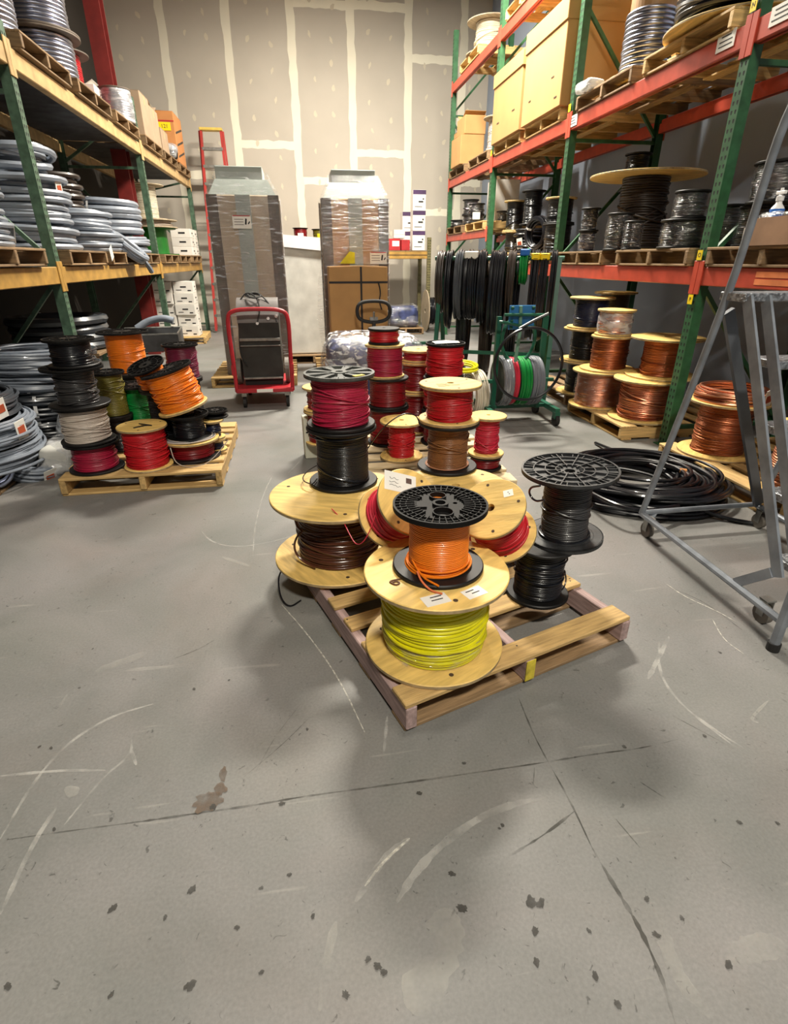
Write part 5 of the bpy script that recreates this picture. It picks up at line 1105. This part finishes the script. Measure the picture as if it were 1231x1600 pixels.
for ce, d in (((0, 0, .004), (bx, by, .008)), ((-bx/2, 0, bz/2), (.006, by, bz)), ((bx/2, 0, bz/2), (.006, by, bz)), ((0, -by/2, bz/2), (bx, .006, bz)), ((0, by/2, bz/2), (bx, .006, bz))): MB().box(ce, d).build('panel', mat('brown_box', (150, 116, 88), .8), t)
rounded('plastic_liner', (.22, .28, .06), M('crinkled_film'), t, (0, 0, bz-.01), .012, 3, .02, 4)
t = thing('spray_bottle', 'white bottle with a blue band standing in the open box', 'bottle', (2.97, p.y+.09, ZRP+.009))
MB().lathe([(0, 0), (.038, 0), (.04, .01), (.04, .19), (.034, .205), (.018, .225), (.016, .24), (.0, .24)], 20).build('body', M('white_plastic'), t, smooth=True)
MB().ring(.0405, .0395, .15, .195, 20).build('blue_band', M('wire_spray_blue'), t); MB().lathe([(0, .24), (.022, .24), (.022, .265), (.012, .27), (.009, .31), (0, .31)], 14).build('cap', M('white_plastic'), t)
MB().cbox((0, 0, .285), (.022, .07, .02), .004).build('trigger_head', M('white_plastic'), t)
# dark reels in the middle bay and beyond
DK = dict(fb='plain', seg=32, loose=1, name='plastic_cable_reel')
def dark(label, x, y, tiers, z0=ZRP):
    return stack_at(x, y, z0, tiers)
stack_at(3.15, 8.50, ZRP, [dict(label='lower black reel with a pale wooden top in the middle bay', top=362, rpx=18, wpx=12, wire='black', wr=.006, fb='wood', ft='wood', seg=32, name='wooden_cable_reel'), dict(label='upper black reel with a pale wooden top in the middle bay', top=314, rpx=18, wpx=13, wire='black', wr=.006, fb='wood', ft='wood', seg=32, name='wooden_cable_reel')])
cl = coil('sagging coil of black cable in the middle bay with a white tag', (3.15, 7.85, ZRP), .20, 9, 2, .018, 'black', jit=1.0, seg=32, ties=1, name='cable_coil', tagm=(-2.6, .12))
stack_at(3.15, 7.85, ZRP+.345, [dict(label='tall black wrapped reel standing on the sagging black coil', top=298, rpx=19, wpx=14, wire='black', wr=.006, ft='plain', **DK)])
stack_at(3.18, 7.05, ZRP, [dict(label='lower black reel left of the second green post on the first shelf', top=350, rpx=24, wpx=20, wire='black', wr=.006, ft='plain', **DK), dict(label='upper black reel with a thin pale top left of the second green post', top=309, rpx=24, wpx=19, wire='black', wr=.006, ft='wood', **DK)])
coil('hank of black cable leaning on the reels left of the second green post', (3.02, 7.42, ZRP+.22), .20, 4, 2, .016, 'black', rot=(0, pi/2, .3), jit=.8, seg=32, ties=1, name='cable_coil', ell=1.0)
stack_at(3.06, 6.02, ZRP, [dict(label='blue film wrapped reel at the far end of the near first shelf pallet', top=362, rpx=13, wpx=11.5, wire='navy', wr=.006, ft='plain', wrapf='stretch_film', **DK), dict(label='black reel standing on the blue film wrapped reel', top=325, rpx=15, wpx=11, wire='black', wr=.006, ft='plain', wrapf='dark_wrap_film', **DK)])
stack_at(3.62, 6.24, ZRP, [dict(label='bottom of the tall black shrouded stack on the right first shelf', top=350, rpx=22, wpx=19, wire='black', wr=.008, ft='plain', **DK), dict(label='middle of the tall black shrouded stack on the right first shelf', top=298, rpx=22, wpx=18, wire='black', wr=.008, ft='plain', **DK), dict(label='top of the tall black shrouded stack on the right first shelf', top=240, rpx=20, wpx=17, wire='black', wr=.008, ft='plain', **DK)])
# far bay, raised shelf
ZF = 1.78+.055+.002; ZFP = ZF+PH+.001
rpallet('nearer pallet on the far raised shelf of the right rack', 2.87, 10.12, ZF, m=pal, bottoms=(.06, .6, 1.16)); rpallet('farther pallet on the far raised shelf of the right rack', 2.87, 11.36, ZF, m=pald, bottoms=(.06, .6, 1.16))
for x, y, ta, lb, tb, la in ((2.98, 10.95, 344, 'black reel in the left corner of the far raised shelf', None, ''), (3.05, 10.45, 336, 'black reel in the middle of the far raised shelf', 312, 'film wrapped black reel on top in the middle of the far raised shelf'), (2.98, 9.85, 336, 'black reel with a white label on the far raised shelf', 318, 'wood topped black reel near the third post on the far raised shelf'), (3.35, 9.5, 330, 'black reel behind the third post on the far raised shelf', None, '')):
    tiers = [dict(label=lb, top=ta, rpx=13, wpx=11, wire='black', wr=.008, ft='plain', wrapf='dark_wrap_film', **DK)]
    if tb: tiers.append(dict(label=la, top=tb, rpx=13, wpx=11, wire='black', wr=.008, ft='plain', wrapf='dark_wrap_film', **DK))
    q_ = stack_at(x, y, ZFP, tiers)
    if 'white label' in lb: stick(q_[0], .168, .10, .12, .10, 'paper')
carton('pale carton high behind the third green post', (3.45, 9.95, ZFP), (.4, .45, .62), M('white_box'), tape=False)
# ================================================================== RIGHT RACK, SECOND SHELF
Z2 = 2.753+.002; Z2P = Z2+PH+.001
rpallet('pallet under the nearer tall lidded box on the second shelf', 2.87, 7.66, Z2, m=pal, bottoms=(.06, .6, 1.16)); rpallet('pallet under the farther lidded box on the second shelf', 2.87, 8.82, Z2, m=pal, bottoms=(.06, .6, 1.16))
kl = M('kraft_light')
t = carton('tall kraft box with a deep lid on the right second shelf', (3.40, 7.14, Z2P), (1.14, 1.10, .90), kl, tape=False, lid=.20)
for y_, z_ in ((-.30, .30), (.32, .22), (-.42, .10)): MB().box((-.572, y_, z_), (.002, .07, .012)).build('hand_mark', M('cardboard_dark'), t)
t = carton('shorter kraft box with a lid farther along the right second shelf', (3.40, 8.31, Z2P), (1.14, 1.06, .80), kl, tape=False, lid=.16)
for y_, z_ in ((-.30, .25), (.28, .22)): MB().box((-.572, y_, z_), (.002, .09, .012)).build('hand_mark', M('cardboard_dark'), t)
rpallet('nearer pallet in the far bay of the second shelf', 2.87, 10.12, Z2, m=pald, bottoms=(.06, .6, 1.16)); rpallet('farther pallet in the far bay of the second shelf', 2.87, 11.36, Z2, m=pald, bottoms=(.06, .6, 1.16))
carton('lower brown carton in the far bay of the second shelf', (3.02, 10.75, Z2P), (.40, .62, .42), M('cardboard'), seam='x'); carton('upper open brown carton in the far bay of the second shelf', (3.06, 10.70, Z2P+.43), (.36, .50, .26), M('cardboard'), seam='x', flaps=True); carton('tall brown carton at the left of the far bay second shelf', (3.10, 11.15, Z2P), (.36, .30, .56), M('cardboard'), seam='x')
reel('tilted pale reel above the brown cartons on the second shelf', (3.25, 9.75, Z2P), .26, .52, 'beige', .01, 'greywood', 'greywood', seg=32, rw=.18, name='wooden_cable_reel')
rpallet('broken pallet in front of the grey conduit reel on the second shelf', 2.87, 6.28, Z2, m=pald, bottoms=(.06, .6, 1.16)); rpallet('pallet under the wide round board on the second shelf', 2.87, 5.10, Z2, m=pal, bottoms=(.06, .6, 1.16))
t = reel('wooden reel of grey conduit with a bare upper drum on the second shelf', (3.20, 5.66, Z2P), .30, .95, 'steel', .017, 'wood', 'wood', seg=48, rw=.215, fill=(0, .5), rough=.2, loose=0, name='conduit_reel')
MB().ring(.185, .05, .45, .93, 40).build('bare_drum', mat('brown_drum', (150, 112, 66), .5, var=.1), t)
carton('large brown box behind the grey conduit reel on the second shelf', (3.74, 6.06, Z2P), (.38, .60, 1.0), mat('amber_cardboard', (190, 142, 70), .8, var=.05), tape=False)
t = reel('wide wooden reel with black cable on the second shelf near the green post', (3.26, 4.55, Z2P+.02), .50, .42, 'black', .02, 'wood', 'wood', seg=56, rw=.42, rough=.5, loose=4, name='wooden_cable_reel')
for sx in (-.2, .2): MB().cbox((sx, 0, -.011), (.09, .8, .018), .003).build('skid', pald, t)
bag('white cloth rags lying on the broken pallet of the second shelf', (2.92, 6.10, Z2P), (.18, .26, .08), 22, 'white_goods', filmn='milky_film')
# third shelf
Z3 = 4.14+.0625+.002; Z3P = Z3+PH+.001
rpallet('far pallet on the third shelf of the right rack', 2.87, 10.9, Z3, m=pal, bottoms=(.06, .6, 1.16)); rpallet('near pallet on the third shelf of the right rack', 2.87, 8.7, Z3, m=pal, bottoms=(.06, .6, 1.16))
reel('pale wooden reel on the far pallet of the third shelf', (3.20, 10.4, Z3P), .36, .42, 'white', .012, 'greywood', 'greywood', seg=36, rw=.22, name='wooden_cable_reel')
reel('wide wooden reel at the top of the right rack', (3.28, 8.2, Z3P), .46, .5, 'beige', .012, 'wood', 'greywood', seg=40, rw=.24, name='wooden_cable_reel')
# ================================================================== HANGING COILS ON A GREEN STAND
gp = M('green_paint')
A_ = Vector((1.45, 5.98, 1.42)); B_ = Vector((2.46, 5.52, 1.42)); D_ = (B_-A_).normalized(); S_ = Vector((-D_.y, D_.x, 0))
t = thing('coil_stand', 'dark green steel stand holding the hanging cable coils', 'stand', (0, 0, 0))
MB().tube([A_-D_*.05, B_+D_*.12], .022, 10).build('hanging_bar', gp, t)
for q in (A_+D_*.02, B_+D_*.08):
    for s_ in (-1, 1): MB().bar(q, Vector((q.x, q.y, .05))+S_*.34*s_, .04, .04).build('leg', gp, t)
    MB().bar(Vector((q.x, q.y, .5))-S_*.25, Vector((q.x, q.y, .5))+S_*.25, .035, .035).build('cross_brace', gp, t)
MB().bar(Vector((A_.x, A_.y, .5)), Vector((B_.x, B_.y, .5)), .035, .035).build('cross_brace', gp, t)
HG = 'coils hanging on the green stand'
R_ = Matrix((Vector((0, 0, 1)).cross(D_), Vector((0, 0, 1)), D_)).transposed(); R_ = Matrix((Vector((0, 0, 1)), D_.cross(Vector((0, 0, 1))), D_)).transposed()
specs = [(.02, .08, .60, 'brown_black', 'brown black cable hank at the far left end of the hanging coils', None), (.10, .07, .76, 'black', 'long black hank second from the far end of the hanging coils', None), (.19, .08, .66, 'dark_conduit', 'blue grey hank with white tape third from the far end of the hanging coils', None),
    (.30, .13, .66, 'black', 'thick black coil with a white label among the hanging coils', 'paper'), (.41, .09, .70, 'black', 'narrow black hank between the two thick hanging coils', None), (.54, .15, .80, 'black', 'thickest glossy black coil in the middle of the hanging row', None), (.665, .09, .60, 'brown_black', 'glittering dark hank left of the green hanging coil', None),
    (.77, .09, .32, 'green', 'small green coil with a blue band on the hanging row', 'wire_spray_blue'), (.865, .08, .84, 'black', 'long black hank with a yellow band next to the green coil', 'tag_yellow'), (.945, .085, .86, 'black', 'long black hank with a yellow band at the near end of the row', 'tag_yellow'), (1.03, .07, .80, 'black', 'nearest long black hank hanging at the right end of the row', None)]
L0 = (B_-A_).length
for (s_, thk, hh, w_, lab, band) in specs:
    tr = .010; thk *= 1.0; ro = hh/2; p = A_+(B_-A_)*s_; turns = max(3, int(thk/(tr*1.85))); wd = .17
    e = R_.to_euler()
    o = coil(lab, (p.x-D_.x*thk/2, p.y-D_.y*thk/2, 1.445-ro+.022*0-.0), ro, turns, 4, tr, w_, rot=e, jit=.8, seg=36, sides=6, ties=0, name='hanging_coil', group=HG, ell=wd/ro if hh > .4 else .8)
    o.location.z = 1.42+.022+.052-ro+.0
    if band:
        MB().cbox((ro*.86, 0, thk/2), (.06 if band != 'paper' else .07, .225, thk+.004), .008).build('band', M(band), o)
        if band == 'tag_yellow':
            for k in (-1, 1): MB().box((ro*.86+.02*k, 0, thk/2), (.005, .227, thk*.5)).build('band_print', M('ink'), o)
    else: MB().box((ro-.03, .0, thk/2), (.02, .10, thk*.4)).build('white_tape', M('white_plastic'), o)
for k, (x_, y_, hh, lab) in enumerate(((1.72, 6.12, 1.16, 'long dark cable loop trailing low behind the hanging coils, left one'), (1.95, 6.02, 1.22, 'long dark cable loop trailing low behind the hanging coils, middle one'), (2.2, 5.92, 1.12, 'long dark cable loop trailing low behind the hanging coils, right one'))):
    o = coil(lab, (x_, y_, 1.40-hh/2), hh/2, 5, 3, .011, ('black', 'brown_black', 'black')[k], rot=R_.to_euler(), jit=1.6, seg=36, sides=6, ties=0, name='hanging_coil', group=HG, ell=.2/(hh/2))
# low green dolly beyond
t = thing('green_dolly', 'low green steel dolly on the floor left of the hanging coils', 'dolly', (1.60, 7.45, 0), (0, 0, .15))
for y_ in (-.3, .3): MB().bar((-.28, y_, .34), (.28, y_, .34), .04, .04).build('frame_bar', gp, t)
for x_ in (-.28, .28): MB().bar((x_, -.32, .34), (x_, .32, .34), .04, .04).build('frame_bar', gp, t)
for x_ in (-.26, .26):
    for y_ in (-.28, .28): MB().bar((x_, y_, .33), (x_, y_, .08), .035, .035, (0, 1, 0)).build('leg', gp, t); MB().tube([(x_-.015, y_, .045), (x_+.015, y_, .045)], .045, 12).build('caster_wheel', M('rubber'), t)
# ================================================================== GREEN PAY-OUT CART WITH COILS
t = thing('payout_cart', 'green wire pay out cart with a blue plate and a T handle', 'cart', (1.95, 4.85, 0))
Pl = lambda x, y, yy: PY(x, y, yy)-Vector((1.95, 4.85, 0))
MB().cbox(Pl(815, 496, 4.74), (.235, .012, .20), .004).build('blue_plate', M('blue_paint'), t)
for dx_ in (-.095, .095):
    for dz_ in (-.08, -.027, .027, .08): MB().tube([Pl(815, 496, 4.74)+Vector((dx_-.012, -.012, dz_)), Pl(815, 496, 4.74)+Vector((dx_+.012, -.012, dz_))], .012, 8).build('bolt', gp, t)
MB().tube([Pl(788, 492, 4.70), Pl(850, 492, 4.70)], .013, 10).build('t_handle', gp, t)
MB().tube([Pl(814, 478, 4.72), Pl(812, 520, 4.72), Pl(805, 565, 4.74)], .015, 10).build('mast', mat('pale_green_paint', (120, 170, 150), .4), t)
c_ = Pl(810, 530, 4.80); MB().tube([(c_.x+.155*math.cos(a), c_.y, c_.z+.20*math.sin(a)) for a in (2*pi*i/40 for i in range(40))], .016, 8, closed=True).build('guide_ring', gp, t, smooth=True)
for x_ in (-.22, .22): MB().bar((x_, 0, .95), (x_, .0, .12), .04, .04, (0, 1, 0)).build('upright', gp, t)
for z_ in (.14, .38): MB().bar((-.34, 0, z_), (.36, 0, z_), .03, .03).build('axle' if z_ > .2 else 'base_bar', gp, t)
for x_ in (-.30, .32):
    MB().bar((x_, -.26, .14), (x_, .26, .14), .045, .045).build('base_bar', gp, t)
    for y_ in (-.24, .24): MB().box((x_, y_, .10), (.05, .06, .06)).build('caster_fork', gp, t); MB().tube([(x_-.018, y_, .055), (x_+.018, y_, .055)], .055, 16).build('caster_wheel', M('rubber'), t)
MB().tube([(-.27, -.15, .02+.9), (-.25, -.16, .92), (.05, -.15, .86)], .012, 8).build('arm', gp, t)
XR = (0, pi/2, 0)
for (dx_, wd_, R0, w_, lab, wf) in ((-.19, .09, .22, 'grey', 'film covered grey coil on the green pay out cart', 1), (-.09, .055, .215, 'pink_red', 'pinkish red wire coil on the green pay out cart', 0), (-.03, .10, .22, 'green', 'bright green wire coil on the green pay out cart', 0), (.08, .12, .22, 'grey', 'grey wire coil at the right of the green pay out cart', 0)):
    tr = .006; o = coil(lab, (1.95+dx_, 4.85, .38), R0, max(3, int(wd_/(tr*1.85))), 3, tr, w_, rot=XR, jit=.5, seg=40, sides=6, ties=0, name='wire_coil', group='coils on the green pay out cart')
    MB().ring(R0-.03, .03, 0, wd_, 28).build('spool_core', M('dark_metal'), o)
    if wf: MB().lathe([(R0-.02, -.004), (R0+.006, .01), (R0+.006, wd_), (R0-.02, wd_+.012)], 36, lambda i, a: (.004*math.sin(7*a+i), 0)).build('stretch_wrap', M('stretch_film'), o, smooth=True)
hp = PY(824, 570, 4.52); o = coil('big hoop of black cable hung on the front of the pay out cart', (hp.x, hp.y, hp.z), .315, 1, 1, .013, 'black', rot=(pi/2, 0, 0), jit=.4, seg=56, ties=0, name='cable_hoop', tail=[(-.1, .30, .0), (-.0, .36, .02), (.12, .42, .05)])
o = coil('big off white cable coil standing left of the pay out cart', (1.53, 4.98, .232), .225, 6, 3, .011, 'white', rot=(0, pi/2, .1), jit=.5, seg=40, ties=1, tie_m='rubber', name='cable_coil')
o = coil('thick black cable coil with a white label left of the off white coil', (1.30, 5.02, .232), .225, 7, 3, .012, 'black', rot=(0, pi/2, .1), jit=.5, seg=40, ties=0, name='cable_coil'); MB().box((-.16, .12, .20), (.10, .07, .004), (.0, -.2, .3)).build('paper_label', M('paper'), o)
MB().cbox((-.232, 0, .08), (.004, .08, .09), .001).build('paper_label', M('paper'), o)
o = coil('yellow cable coil lying over the black and off white coils', (1.42, 5.0, .478), .20, 2, 3, .011, 'yellow', rot=(.05, .03, 0), jit=.9, seg=40, ties=0, name='cable_coil'); MB().cbox((-.16, -.10, -.06), (.05, .012, .19), .003).build('yellow_strap', M('tag_yellow'), o)
t = thing('floor_cone', 'pale rounded guard standing behind the bright red reel', 'guard', (1.38, 6.05, 0)); MB().lathe([(0, .30), (.03, .29), (.055, .24), (.07, .12), (.075, 0), (0, 0)], 20).build('shell', mat('pale_yellow_plastic', (216, 210, 164), .5), t, smooth=True); MB().ring(.09, .06, 0, .02, 20).build('base_ring', M('rubber'), t)
